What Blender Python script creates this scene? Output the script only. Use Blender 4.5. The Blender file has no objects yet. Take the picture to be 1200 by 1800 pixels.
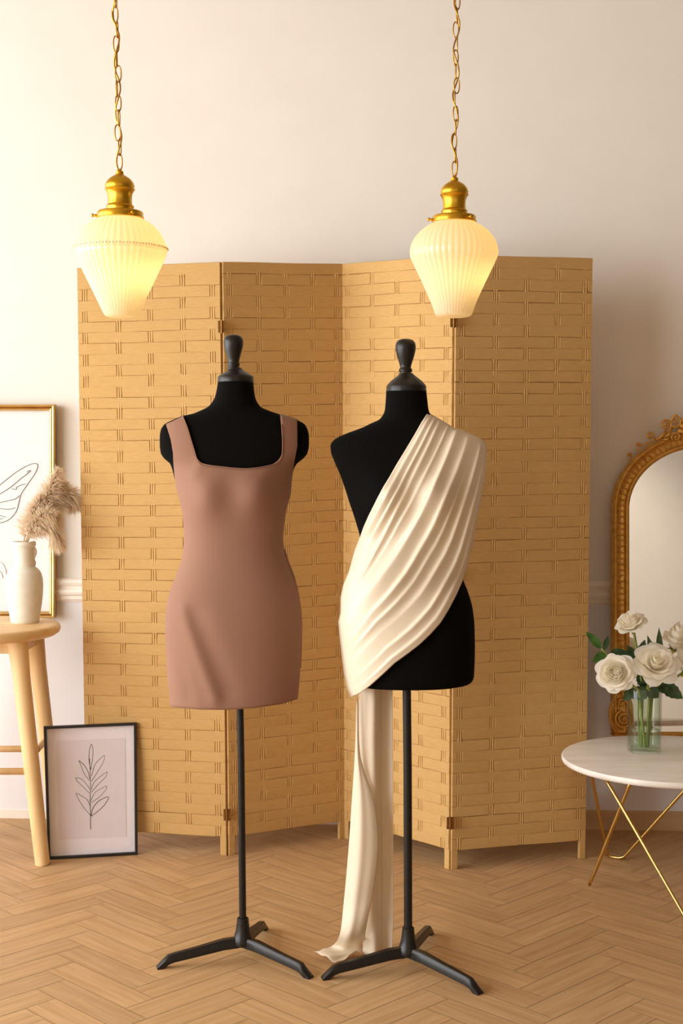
import bpy, bmesh, math, random
from mathutils import Vector, Matrix
R = random.Random(7)
PI = math.pi
sc = bpy.context.scene
COL = sc.collection

# ------------------------------------------------------------------ camera
F, HC, PPY = 2400.0, 1.25, 990.0
AL = math.atan(0.08)
CA, SA = math.cos(AL), math.sin(AL)
CAM = Vector((0, 0, HC))
cd = bpy.data.cameras.new('camera'); cam = bpy.data.objects.new('camera', cd); COL.objects.link(cam)
cd.sensor_fit = 'VERTICAL'; cd.sensor_height = 36.0; cd.lens = F / 1800 * 36
cd.shift_y = (PPY - 900) / 1800
cam.location = CAM; cam.rotation_euler = (PI / 2 - AL, 0, 0)
sc.camera = cam

def ray(px, py):
    dx, dy = (px - 600) / F, (PPY - py) / F
    return Vector((dx, CA + dy * SA, -SA + dy * CA))
def at(px, py, Y):
    r = ray(px, py); return CAM + r * (Y / r.y)
def fl(px, py, z=0.0):
    r = ray(px, py); return CAM + r * ((z - HC) / r.z)

# ------------------------------------------------------------------ materials
def srgb(r, g, b):
    f = lambda c: (c / 255) / 12.92 if c <= 10 else (((c / 255) + .055) / 1.055) ** 2.4
    return (f(r), f(g), f(b), 1)
def base_mat(name):
    m = bpy.data.materials.new(name); m.use_nodes = True
    nt = m.node_tree; return m, nt, nt.nodes['Principled BSDF']
def N(nt, t, **kw):
    n = nt.nodes.new(t)
    for k, v in kw.items():
        if hasattr(n, k) and k not in ('Scale',): setattr(n, k, v)
        else: n.inputs[k.replace('_', ' ')].default_value = v
    return n
def L(nt, a, b): nt.links.new(a, b)
def noise_mat(name, c1, c2, scale=(20, 20, 20), nscale=1.0, detail=4, rough=.6, metal=0, bump=0, spec=.5, bdist=.002,
              coord='Object', sheen=0, lo=.3, hi=.7, coat=0):
    m, nt, p = base_mat(name)
    tc = N(nt, 'ShaderNodeTexCoord'); mp = N(nt, 'ShaderNodeMapping'); mp.inputs['Scale'].default_value = scale
    L(nt, tc.outputs[coord], mp.inputs['Vector'])
    nz = N(nt, 'ShaderNodeTexNoise'); nz.inputs['Scale'].default_value = nscale; nz.inputs['Detail'].default_value = detail
    L(nt, mp.outputs['Vector'], nz.inputs['Vector'])
    cr = N(nt, 'ShaderNodeValToRGB'); cr.color_ramp.elements[0].color = c1; cr.color_ramp.elements[1].color = c2
    cr.color_ramp.elements[0].position = lo; cr.color_ramp.elements[1].position = hi
    L(nt, nz.outputs['Fac'], cr.inputs['Fac']); L(nt, cr.outputs['Color'], p.inputs['Base Color'])
    p.inputs['Roughness'].default_value = rough; p.inputs['Metallic'].default_value = metal
    p.inputs['Specular IOR Level'].default_value = spec
    if sheen: p.inputs['Sheen Weight'].default_value = sheen
    if coat: p.inputs['Coat Weight'].default_value = coat
    if bump:
        b = N(nt, 'ShaderNodeBump'); b.inputs['Strength'].default_value = bump; b.inputs['Distance'].default_value = bdist
        L(nt, nz.outputs['Fac'], b.inputs['Height']); L(nt, b.outputs['Normal'], p.inputs['Normal'])
    return m

M = {}
M['wall'] = noise_mat('wall_paint', srgb(231, 224, 214), srgb(234, 228, 218), (3, 3, 3), 2, 5, .85, bump=.08, spec=.2)
M['ceil'] = noise_mat('ceiling_paint', srgb(176, 160, 140), srgb(180, 165, 145), (3, 3, 3), 2, 3, .9, spec=.2)
M['wainscot'] = noise_mat('wainscot_paint', srgb(231, 229, 231), srgb(234, 232, 234), (3, 3, 3), 2, 5, .7, spec=.25)
M['walltaupe'] = noise_mat('taupe_paint', srgb(120, 104, 90), srgb(126, 110, 95), (3, 3, 3), 2, 5, .85, spec=.2)
M['trimw'] = noise_mat('trim_paint', srgb(238, 228, 214), srgb(242, 233, 220), (4, 4, 4), 2, 3, .5, spec=.3)
M['skirt'] = noise_mat('skirting_wood', srgb(196, 160, 118), srgb(206, 171, 128), (2, 30, 60), 1, 4, .5)
M['black'] = noise_mat('black_jersey', srgb(9, 8, 7), srgb(13, 11, 10), (600, 600, 600), 1, 2, .95, bump=.15, spec=.08, bdist=.0004)
M['blackpaint'] = noise_mat('black_lacquer', srgb(26, 22, 19), srgb(32, 27, 23), (60, 60, 60), 1, 3, .36, spec=.35)
M['dress'] = noise_mat('rose_taupe_crepe', srgb(142, 104, 84), srgb(147, 108, 89), (900, 900, 900), 1, 2, .75, bump=.12, spec=.2, bdist=.0003, sheen=.05)
M['satin'] = noise_mat('cream_satin', srgb(240, 225, 200), srgb(243, 229, 205), (300, 300, 300), 1, 2, .42, spec=.45, sheen=.08)
M['brass'] = noise_mat('aged_brass', srgb(214, 165, 40), srgb(228, 184, 66), (40, 40, 40), 1, 4, .3, 1.0, bump=.1, bdist=.001)
M['brass_dark'] = noise_mat('chain_brass', srgb(170, 125, 45), srgb(205, 160, 70), (60, 60, 60), 1, 4, .38, 1.0)
M['goldrod'] = noise_mat('gold_rod', srgb(212, 174, 98), srgb(222, 186, 114), (30, 30, 30), 1, 3, .25, 1.0)
M['goldframe'] = noise_mat('gold_moulding', srgb(190, 152, 88), srgb(216, 182, 120), (15, 15, 15), 1, 4, .32, 1.0)
M['gilt'] = noise_mat('carved_gilt', srgb(196, 142, 60), srgb(232, 182, 92), (60, 60, 60), 1, 5, .33, .6, bump=.12, bdist=.001, lo=.25, hi=.75)
M['ceramic'] = noise_mat('matt_ceramic', srgb(224, 215, 197), srgb(233, 225, 208), (40, 40, 40), 1, 5, .65, bump=.25, bdist=.001)
M['marble'] = noise_mat('white_marble', srgb(226, 217, 204), srgb(240, 234, 225), (3, 14, 3), 1.2, 8, .35, spec=.4, lo=.35, hi=.6)
M['oak'] = noise_mat('pale_oak', srgb(220, 182, 126), srgb(234, 201, 150), (25, 25, 3), 1.5, 6, .55, bump=.08, bdist=.001)
M['oakseat'] = noise_mat('pale_oak_seat', srgb(220, 182, 126), srgb(234, 201, 150), (4, 26, 26), 1.5, 6, .5, bump=.08, bdist=.001)
M['paper'] = noise_mat('print_paper', srgb(232, 231, 231), srgb(235, 234, 234), (50, 50, 50), 1, 2, .8, spec=.1)
M['mount'] = noise_mat('mount_card', srgb(240, 234, 239), srgb(243, 237, 242), (50, 50, 50), 1, 2, .8, spec=.1)
M['print'] = noise_mat('grey_print', srgb(229, 220, 225), srgb(232, 223, 228), (50, 50, 50), 1, 2, .8, spec=.1)
M['ink'] = noise_mat('ink', srgb(58, 56, 58), srgb(74, 70, 70), (50, 50, 50), 1, 2, .8, spec=.1)
M['inkpale'] = noise_mat('pale_ink', srgb(196, 190, 186), srgb(206, 200, 196), (50, 50, 50), 1, 2, .8, spec=.1)
M['blackframe'] = noise_mat('black_moulding', srgb(24, 20, 20), srgb(32, 28, 27), (20, 20, 80), 1, 3, .4)
M['petal'] = noise_mat('rose_petal', srgb(252, 247, 234), srgb(255, 253, 247), (60, 60, 60), 1, 3, .6, spec=.25, sheen=.1)
M['leaf'] = noise_mat('rose_leaf', srgb(38, 62, 36), srgb(70, 96, 58), (45, 45, 45), 1, 4, .5)
M['leafbright'] = noise_mat('bright_leaf', srgb(50, 92, 32), srgb(84, 126, 50), (45, 45, 45), 1, 4, .5)
M['stem'] = noise_mat('flower_stem', srgb(110, 128, 48), srgb(150, 158, 74), (40, 40, 20), 1, 4, .55)
M['sepal'] = noise_mat('sepal', srgb(160, 158, 66), srgb(176, 172, 84), (40, 40, 20), 1, 4, .55)
M['hinge'] = noise_mat('bronze_hinge', srgb(120, 84, 40), srgb(150, 108, 56), (60, 60, 60), 1, 3, .4, .9)

def two_sided_translucent(m, amount, col):
    nt = m.node_tree; p = nt.nodes['Principled BSDF']; out = nt.nodes['Material Output']
    tr = N(nt, 'ShaderNodeBsdfTranslucent'); tr.inputs['Color'].default_value = col
    mx = N(nt, 'ShaderNodeMixShader'); mx.inputs['Fac'].default_value = amount
    L(nt, p.outputs[0], mx.inputs[1]); L(nt, tr.outputs[0], mx.inputs[2]); L(nt, mx.outputs[0], out.inputs['Surface'])
two_sided_translucent(M['petal'], .45, srgb(250, 243, 222))
two_sided_translucent(M['satin'], .18, srgb(245, 226, 192))

# pampas: colour varies strand by strand
m, nt, p = base_mat('pampas_fluff'); M['pampas'] = m
a = N(nt, 'ShaderNodeAttribute'); a.attribute_name = 'tone'
cr = N(nt, 'ShaderNodeValToRGB'); cr.color_ramp.elements[0].color = srgb(208, 180, 146); cr.color_ramp.elements[1].color = srgb(250, 240, 222)
L(nt, a.outputs['Fac'], cr.inputs['Fac']); L(nt, cr.outputs['Color'], p.inputs['Base Color']); p.inputs['Roughness'].default_value = .85
two_sided_translucent(m, .5, srgb(244, 230, 206))

# woven paper strips
def paper_mat(name, c1, c2):
    m, nt, p = base_mat(name)
    a = N(nt, 'ShaderNodeUVMap'); mp = N(nt, 'ShaderNodeMapping'); mp.inputs['Scale'].default_value = (30, 420, 1)
    L(nt, a.outputs['UV'], mp.inputs['Vector'])
    nz = N(nt, 'ShaderNodeTexNoise'); nz.inputs['Scale'].default_value = 1; nz.inputs['Detail'].default_value = 6; nz.inputs['Roughness'].default_value = .65
    L(nt, mp.outputs['Vector'], nz.inputs['Vector'])
    cr = N(nt, 'ShaderNodeValToRGB'); cr.color_ramp.elements[0].color = c1; cr.color_ramp.elements[1].color = c2
    cr.color_ramp.elements[0].position = .25; cr.color_ramp.elements[1].position = .75
    L(nt, nz.outputs['Fac'], cr.inputs['Fac']); L(nt, cr.outputs['Color'], p.inputs['Base Color'])
    b = N(nt, 'ShaderNodeBump'); b.inputs['Strength'].default_value = .35; b.inputs['Distance'].default_value = .0012
    L(nt, nz.outputs['Fac'], b.inputs['Height']); L(nt, b.outputs['Normal'], p.inputs['Normal'])
    p.inputs['Roughness'].default_value = .75; p.inputs['Specular IOR Level'].default_value = .25
    return m
M['weave'] = paper_mat('woven_paper', srgb(188, 146, 88), srgb(205, 167, 107))
M['rodpaper'] = paper_mat('paper_rod', srgb(193, 152, 94), srgb(209, 172, 112))

# floor planks
m, nt, p = base_mat('herringbone_oak'); M['floor'] = m
uv = N(nt, 'ShaderNodeUVMap'); mp = N(nt, 'ShaderNodeMapping'); mp.inputs['Scale'].default_value = (4.5, 60, 1)
L(nt, uv.outputs['UV'], mp.inputs['Vector'])
nz = N(nt, 'ShaderNodeTexNoise'); nz.inputs['Scale'].default_value = 1; nz.inputs['Detail'].default_value = 6; nz.inputs['Distortion'].default_value = .6
L(nt, mp.outputs['Vector'], nz.inputs['Vector'])
cr = N(nt, 'ShaderNodeValToRGB'); cr.color_ramp.elements[0].color = srgb(176, 136, 92); cr.color_ramp.elements[1].color = srgb(202, 164, 119)
cr.color_ramp.elements[0].position = .22; cr.color_ramp.elements[1].position = .72
L(nt, nz.outputs['Fac'], cr.inputs['Fac'])
at_ = N(nt, 'ShaderNodeAttribute'); at_.attribute_name = 'tone'
hs = N(nt, 'ShaderNodeHueSaturation'); mr = N(nt, 'ShaderNodeMapRange'); mr.inputs['To Min'].default_value = .93; mr.inputs['To Max'].default_value = 1.06
L(nt, at_.outputs['Fac'], mr.inputs['Value']); L(nt, mr.outputs['Result'], hs.inputs['Value']); L(nt, cr.outputs['Color'], hs.inputs['Color'])
L(nt, hs.outputs['Color'], p.inputs['Base Color'])
p.inputs['Roughness'].default_value = .5; p.inputs['Specular IOR Level'].default_value = .3
b = N(nt, 'ShaderNodeBump'); b.inputs['Strength'].default_value = .15; b.inputs['Distance'].default_value = .001
L(nt, nz.outputs['Fac'], b.inputs['Height']); L(nt, b.outputs['Normal'], p.inputs['Normal'])

def glass_mat(name, tint, ior=1.45, clear=0.0):
    m = bpy.data.materials.new(name); m.use_nodes = True; nt = m.node_tree; nt.nodes.clear()
    out = N(nt, 'ShaderNodeOutputMaterial'); g = N(nt, 'ShaderNodeBsdfGlossy'); g.inputs['Roughness'].default_value = .02
    t = N(nt, 'ShaderNodeBsdfTransparent'); t.inputs['Color'].default_value = tint
    lw_ = N(nt, 'ShaderNodeLayerWeight'); pw = N(nt, 'ShaderNodeMath', operation='POWER'); pw.inputs[1].default_value = 4.0
    ma = N(nt, 'ShaderNodeMath', operation='MULTIPLY_ADD'); ma.inputs[1].default_value = .6; ma.inputs[2].default_value = ((ior - 1) / (ior + 1)) ** 2
    L(nt, lw_.outputs['Facing'], pw.inputs[0]); L(nt, pw.outputs[0], ma.inputs[0])
    mx = N(nt, 'ShaderNodeMixShader'); L(nt, ma.outputs[0], mx.inputs[0]); L(nt, t.outputs[0], mx.inputs[1]); L(nt, g.outputs[0], mx.inputs[2])
    L(nt, mx.outputs[0], out.inputs['Surface']); return m
M['pane'] = glass_mat('clear_pane', (1, 1, 1, 1), 1.25)
M['vaseglass'] = glass_mat('vase_glass', (.90, .94, .90, 1), 1.5)
M['water'] = glass_mat('vase_water', (.93, .96, .92, 1), 1.33)
m, nt, p = base_mat('mirror_silver'); M['mirror'] = m
p.inputs['Metallic'].default_value = 1; p.inputs['Roughness'].default_value = .03; p.inputs['Base Color'].default_value = (.93, .91, .87, 1)

# opal glass shade: thin glowing glass lit by the bulb inside
m = bpy.data.materials.new('opal_glass'); m.use_nodes = True; nt = m.node_tree; nt.nodes.clear(); M['opal'] = m
out = N(nt, 'ShaderNodeOutputMaterial'); d = N(nt, 'ShaderNodeBsdfDiffuse'); d.inputs['Color'].default_value = srgb(228, 220, 206)
t = N(nt, 'ShaderNodeBsdfTranslucent'); t.inputs['Color'].default_value = srgb(255, 236, 190)
gl = N(nt, 'ShaderNodeBsdfGlossy'); gl.inputs['Roughness'].default_value = .25
m1 = N(nt, 'ShaderNodeMixShader'); m1.inputs[0].default_value = .55; m2 = N(nt, 'ShaderNodeMixShader'); m2.inputs[0].default_value = .05
L(nt, d.outputs[0], m1.inputs[1]); L(nt, t.outputs[0], m1.inputs[2]); L(nt, m1.outputs[0], m2.inputs[1]); L(nt, gl.outputs[0], m2.inputs[2])
L(nt, m2.outputs[0], out.inputs['Surface'])
m = bpy.data.materials.new('bulb_glow'); m.use_nodes = True; nt = m.node_tree; nt.nodes.clear(); M['bulb'] = m
out = N(nt, 'ShaderNodeOutputMaterial'); e = N(nt, 'ShaderNodeEmission'); e.inputs['Color'].default_value = (1, .8, .45, 1); e.inputs['Strength'].default_value = 2.5
L(nt, e.outputs[0], out.inputs['Surface'])

# ------------------------------------------------------------------ mesh builder
WL = {}
def wl(o): return WL.get(o.name, Vector((0, 0, 0)))
class MB:
    def __init__(s): s.v = []; s.f = []; s.uv = None; s.tone = None
    def add(s, vs, fs):
        o = len(s.v); s.v += [Vector(v) for v in vs]; s.f += [tuple(i + o for i in f) for f in fs]
    def grid(s, rows, cu=False, cv=False):
        n, m = len(rows), len(rows[0]); vs = [p for r in rows for p in r]; fs = []
        for i in range(n if cv else n - 1):
            for j in range(m if cu else m - 1):
                a, b_ = i * m + j, i * m + (j + 1) % m
                c, d_ = ((i + 1) % n) * m + (j + 1) % m, ((i + 1) % n) * m + j
                fs.append((a, b_, c, d_))
        s.add(vs, fs); return s
    def tube(s, pts, rad, n=10, cap=True, closed=False, ell=None):
        pts = [Vector(p) for p in pts]; k = len(pts)
        rs = rad if isinstance(rad, (list, tuple)) else [rad] * k
        rows = []; up = None
        for i in range(k):
            if closed: t = pts[(i + 1) % k] - pts[i - 1]
            else: t = pts[min(i + 1, k - 1)] - pts[max(i - 1, 0)]
            t.normalize()
            if up is None:
                up = Vector((0, 0, 1)) if abs(t.z) < .9 else Vector((0, 1, 0))
            a = t.cross(up)
            if a.length < 1e-6: a = t.cross(Vector((1, 0, 0)))
            a.normalize(); b_ = a.cross(t).normalized(); up = b_
            e1, e2 = ell if ell else (1, 1)
            rows.append([pts[i] + (a * math.cos(q) * e1 + b_ * math.sin(q) * e2) * rs[i] for q in [2 * PI * j / n for j in range(n)]])
        o = len(s.v); s.grid(rows, cu=True, cv=closed)
        if cap and not closed:
            s.f.append(tuple(o + j for j in range(n))[::-1]); s.f.append(tuple(o + (k - 1) * n + j for j in range(n)))
        return s
    def lathe(s, prof, c, n=32, mod=None, capb=True, capt=True, axis=None):
        c = Vector(c); rows = []
        for (r, z) in prof:
            rows.append([])
            for j in range(n):
                q = 2 * PI * j / n; rr = r * (mod(q, r, z) if mod else 1)
                p_ = Vector((rr * math.cos(q), rr * math.sin(q), z))
                if axis: p_ = axis @ p_
                rows[-1].append(c + p_)
        o = len(s.v); s.grid(rows, cu=True)
        if capb: s.f.append(tuple(o + j for j in range(n))[::-1])
        if capt: s.f.append(tuple(o + (len(prof) - 1) * n + j for j in range(n)))
        return s
    def hexa(s, p8):   # bottom 4 then top 4, same winding
        s.add(p8, [(3, 2, 1, 0), (4, 5, 6, 7), (0, 1, 5, 4), (1, 2, 6, 5), (2, 3, 7, 6), (3, 0, 4, 7)]); return s
    def box(s, lo, hi):
        x0, y0, z0 = lo; x1, y1, z1 = hi
        return s.hexa([(x0, y0, z0), (x1, y0, z0), (x1, y1, z0), (x0, y1, z0), (x0, y0, z1), (x1, y0, z1), (x1, y1, z1), (x0, y1, z1)])
    def ball(s, c, r, n=14, sc3=(1, 1, 1), axis=None):
        prof = [(max(1e-4, math.sin(PI * i / n)) * r, -math.cos(PI * i / n) * r) for i in range(n + 1)]
        c = Vector(c); rows = []
        for (rr, z) in prof:
            row = []
            for j in range(n * 2):
                q = PI * j / n; p_ = Vector((rr * math.cos(q) * sc3[0], rr * math.sin(q) * sc3[1], z * sc3[2]))
                if axis: p_ = axis @ p_
                row.append(c + p_)
            rows.append(row)
        s.grid(rows, cu=True); return s
    def build(s, name, mat, parent=None, loc=None, smooth=True, bevel=0, solid=0, fix=True, sub=0, weld=0):
        me = bpy.data.meshes.new(name)
        if loc is None: loc = wl(parent) if parent else Vector((0, 0, 0))
        loc = Vector(loc)
        me.from_pydata([tuple(v - loc) for v in s.v], [], s.f)
        if s.uv:
            ul = me.uv_layers.new(name='UVMap')
            for lp in me.loops: ul.data[lp.index].uv = s.uv[lp.vertex_index]
        if s.tone:
            at2 = me.attributes.new('tone', 'FLOAT', 'POINT')
            at2.data.foreach_set('value', s.tone)
        if fix or weld:
            bm = bmesh.new(); bm.from_mesh(me)
            if weld: bmesh.ops.remove_doubles(bm, verts=bm.verts, dist=weld)
            bmesh.ops.recalc_face_normals(bm, faces=bm.faces); bm.to_mesh(me); bm.free()
        me.materials.append(M[mat])
        o = bpy.data.objects.new(name, me); COL.objects.link(o)
        if smooth:
            for q in me.polygons: q.use_smooth = True
            if smooth == 'auto':
                es = o.modifiers.new('edge_split', 'EDGE_SPLIT'); es.split_angle = math.radians(40)
        if bevel:
            b = o.modifiers.new('bevel', 'BEVEL'); b.width = bevel; b.segments = 2; b.limit_method = 'ANGLE'
        if solid:
            b = o.modifiers.new('solidify', 'SOLIDIFY'); b.thickness = solid; b.offset = -1
        if sub:
            b = o.modifiers.new('subdivision', 'SUBSURF'); b.levels = sub; b.render_levels = sub
        if parent:
            o.parent = parent; o.location = loc - wl(parent)
        else: o.location = loc
        WL[o.name] = loc
        return o
def thing(name, label, cat, loc, group=None):
    o = bpy.data.objects.new(name, None); COL.objects.link(o); o.empty_display_size = .05
    o.location = Vector(loc); WL[o.name] = Vector(loc); return tag(o, label, cat, group)
def tag(o, label, cat, group=None):
    o['label'] = label; o['category'] = cat
    if group: o['group'] = group
    return o
def struct(o): o['kind'] = 'structure'; return o
def interp(tab, x):
    if x <= tab[0][0]: return tab[0][1]
    for (a, b_), (c, d_) in zip(tab, tab[1:]):
        if x <= c: return b_ + (d_ - b_) * (x - a) / (c - a)
    return tab[-1][1]
def pchip(xs, ys):
    n = len(xs); h = [xs[i + 1] - xs[i] for i in range(n - 1)]; dl = [(ys[i + 1] - ys[i]) / h[i] for i in range(n - 1)]
    d = [dl[0]] + [0 if dl[i - 1] * dl[i] <= 0 else 2 * dl[i - 1] * dl[i] / (dl[i - 1] + dl[i]) for i in range(1, n - 1)] + [dl[-1]]
    def f(x):
        if x <= xs[0]: return ys[0]
        if x >= xs[-1]: return ys[-1]
        lo, hi = 0, n - 1
        while hi - lo > 1:
            md = (lo + hi) // 2
            if xs[md] <= x: lo = md
            else: hi = md
        t = (x - xs[lo]) / h[lo]
        return ((2 * t**3 - 3 * t**2 + 1) * ys[lo] + (t**3 - 2 * t**2 + t) * h[lo] * d[lo] + (-2 * t**3 + 3 * t**2) * ys[lo + 1] + (t**3 - t**2) * h[lo] * d[lo + 1])
    return f
def catmull(pts, n):
    pts = [Vector(p) for p in pts]; P = [pts[0] * 2 - pts[1]] + pts + [pts[-1] * 2 - pts[-2]]; out_ = []
    k = len(pts) - 1
    for i in range(n + 1):
        s = i / n * k; j = min(int(s), k - 1); t = s - j
        a, b_, c, d_ = P[j:j + 4]
        out_.append(.5 * ((2 * b_) + (c - a) * t + (2 * a - 5 * b_ + 4 * c - d_) * t * t + (3 * b_ - a - 3 * c + d_) * t**3))
    return out_
def resample(poly, n):
    pts = [Vector(p) for p in poly]; ls = [0]
    for a, b_ in zip(pts, pts[1:]): ls.append(ls[-1] + (b_ - a).length)
    out_ = []
    for i in range(n + 1):
        s = ls[-1] * i / n; j = 0
        while j < len(ls) - 2 and ls[j + 1] < s: j += 1
        t = (s - ls[j]) / max(1e-9, ls[j + 1] - ls[j]); out_.append(pts[j].lerp(pts[j + 1], t))
    return out_

# ------------------------------------------------------------------ room
XL, XR, YB, CEIL = -3.4, 3.4, -3.0, 3.1
def wall_y(x): return 4.545 - .0675 * x      # the back wall runs slightly towards the camera on the right
bw = MB()
bw.hexa([(XL - .1, wall_y(XL - .1), 0), (XR + .1, wall_y(XR + .1), 0), (XR + .1, wall_y(XR) + .15, 0), (XL - .1, wall_y(XL) + .15, 0),
         (XL - .1, wall_y(XL - .1), CEIL), (XR + .1, wall_y(XR + .1), CEIL), (XR + .1, wall_y(XR) + .15, CEIL), (XL - .1, wall_y(XL) + .15, CEIL)])
struct(bw.build('wall_back', 'wall', smooth=False))
mb = MB(); mb.box((XR, YB - .1, 0), (XR + .12, wall_y(XR) + .1, CEIL)); struct(mb.build('wall_right', 'walltaupe', smooth=False))
mb = MB(); mb.box((XL - .1, YB - .12, 0), (XR + .1, YB, CEIL)); struct(mb.build('wall_front', 'wall', smooth=False))
mb = MB(); mb.box((XL - .15, YB - .15, CEIL), (XR + .15, 4.85, CEIL + .1)); struct(mb.build('ceiling', 'ceil', smooth=False))
# left wall with a tall window opening
WY0, WY1, WZ0, WZ1 = -1.6, 4.2, .35, 2.75
mb = MB(); x0, x1 = XL - .14, XL; y1 = wall_y(XL) + .1
mb.box((x0, YB - .1, 0), (x1, WY0, CEIL)); mb.box((x0, WY1, 0), (x1, y1, CEIL))
mb.box((x0, WY0, 0), (x1, WY1, WZ0)); mb.box((x0, WY0, WZ1), (x1, WY1, CEIL))
struct(mb.build('wall_left', 'wall', smooth=False))
wf = MB(); xm = XL - .08
for (ya, yb) in ((WY0, WY0 + .05), (WY1 - .05, WY1), (1.2, 1.25), (2.25, 2.30)): wf.box((xm, ya, WZ0), (xm + .05, yb, WZ1))
for (za, zb) in ((WZ0, WZ0 + .05), (WZ1 - .05, WZ1), (1.9, 1.94)): wf.box((xm + .002, WY0, za), (xm + .048, WY1, zb))
win = struct(wf.build('window_1', 'trimw', smooth=False))
pn = MB(); pn.box((xm + .022, WY0 + .03, WZ0 + .03), (xm + .027, WY1 - .03, WZ1 - .03)); pn.build('pane', 'pane', win, smooth=False)

# herringbone floor: every plank a face of the one floor mesh
fm = MB(); fm.uv = []; fm.tone = []
w_, n_ = .08, 4; c45 = math.sqrt(.5)
fx0, fx1, fy0, fy1 = XL - .12, XR + .1, YB - .1, 4.8
def plank(u0, v0, du, dv, along_u):
    g = .0007
    q = [(u0 + g, v0 + g), (u0 + du - g, v0 + g), (u0 + du - g, v0 + dv - g), (u0 + g, v0 + dv - g)]
    P = [((u - v) * c45 + .02, (u + v) * c45) for u, v in q]
    if max(p[0] for p in P) < fx0 or min(p[0] for p in P) > fx1 or max(p[1] for p in P) < fy0 or min(p[1] for p in P) > fy1: return
    ou, ov = R.random() * 50, R.random() * 50; tn = R.random()
    fm.add([(min(max(x, fx0), fx1), min(max(y, fy0), fy1), 0) for x, y in P], [(0, 1, 2, 3)])
    for u, v in q:
        a_, b_ = (u - u0, v - v0) if along_u else (v - v0, u - u0)
        fm.uv.append((a_ + ou, b_ + ov)); fm.tone.append(tn)
for j in range(-80, 130):
    for i in range(-14, 16):
        x = j % (2 * n_) + i * 2 * n_
        plank(x * w_, j * w_, n_ * w_, w_, True)
        y = (j + 1) % (2 * n_) + i * 2 * n_
        plank(j * w_, y * w_, w_, n_ * w_, False)
k = len(fm.v); fm.add([(fx0, fy0, -.0012), (fx1, fy0, -.0012), (fx1, fy1, -.0012), (fx0, fy1, -.0012)], [(0, 1, 2, 3)])
fm.add([(fx0, fy0, -.06), (fx1, fy0, -.06), (fx1, fy1, -.06), (fx0, fy1, -.06)], [(0, 3, 2, 1)])
fm.uv += [(0, 0)] * 8; fm.tone += [0.0] * 8
struct(fm.build('floor', 'floor', smooth=False, fix=False))

def wall_strip(name, x0, x1, prof, mat):
    m_ = MB(); rows = []
    for x in (x0, x1): rows.append([Vector((x, wall_y(x) - d, z)) for d, z in prof])
    m_.grid(rows, cu=True); k = len(prof)
    m_.f.append(tuple(range(k))); m_.f.append(tuple(range(k, 2 * k))[::-1])
    return struct(m_.build(name, mat, smooth=False))
rail = [(-.01, .752), (.010, .752), (.012, .757), (.016, .760), (.016, .772), (.022, .777), (.025, .785), (.022, .793), (.016, .797), (.014, .803), (.020, .810),
        (.024, .818), (.020, .826), (.010, .832), (-.01, .832)]
wall_strip('trim_1', XL, XR, rail, 'trimw')
bb = [(-.01, 0), (.014, 0), (.014, .058), (.010, .064), (-.01, .064)]
wall_strip('trim_2', XL, XR, [(-.01, 0), (.004, 0), (.004, .754), (-.01, .754)], 'wainscot')
wall_strip('baseboard_right', .42, XR, bb, 'skirt')
wall_strip('baseboard_left', XL, -.35, [(-.01, 0), (.007, 0), (.007, .03), (-.01, .03)], 'trimw')
wall_strip('baseboard_back', -.35, .42, [(-.01, 0), (.012, 0), (.012, .07), (-.01, .07)], 'trimw')

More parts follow.
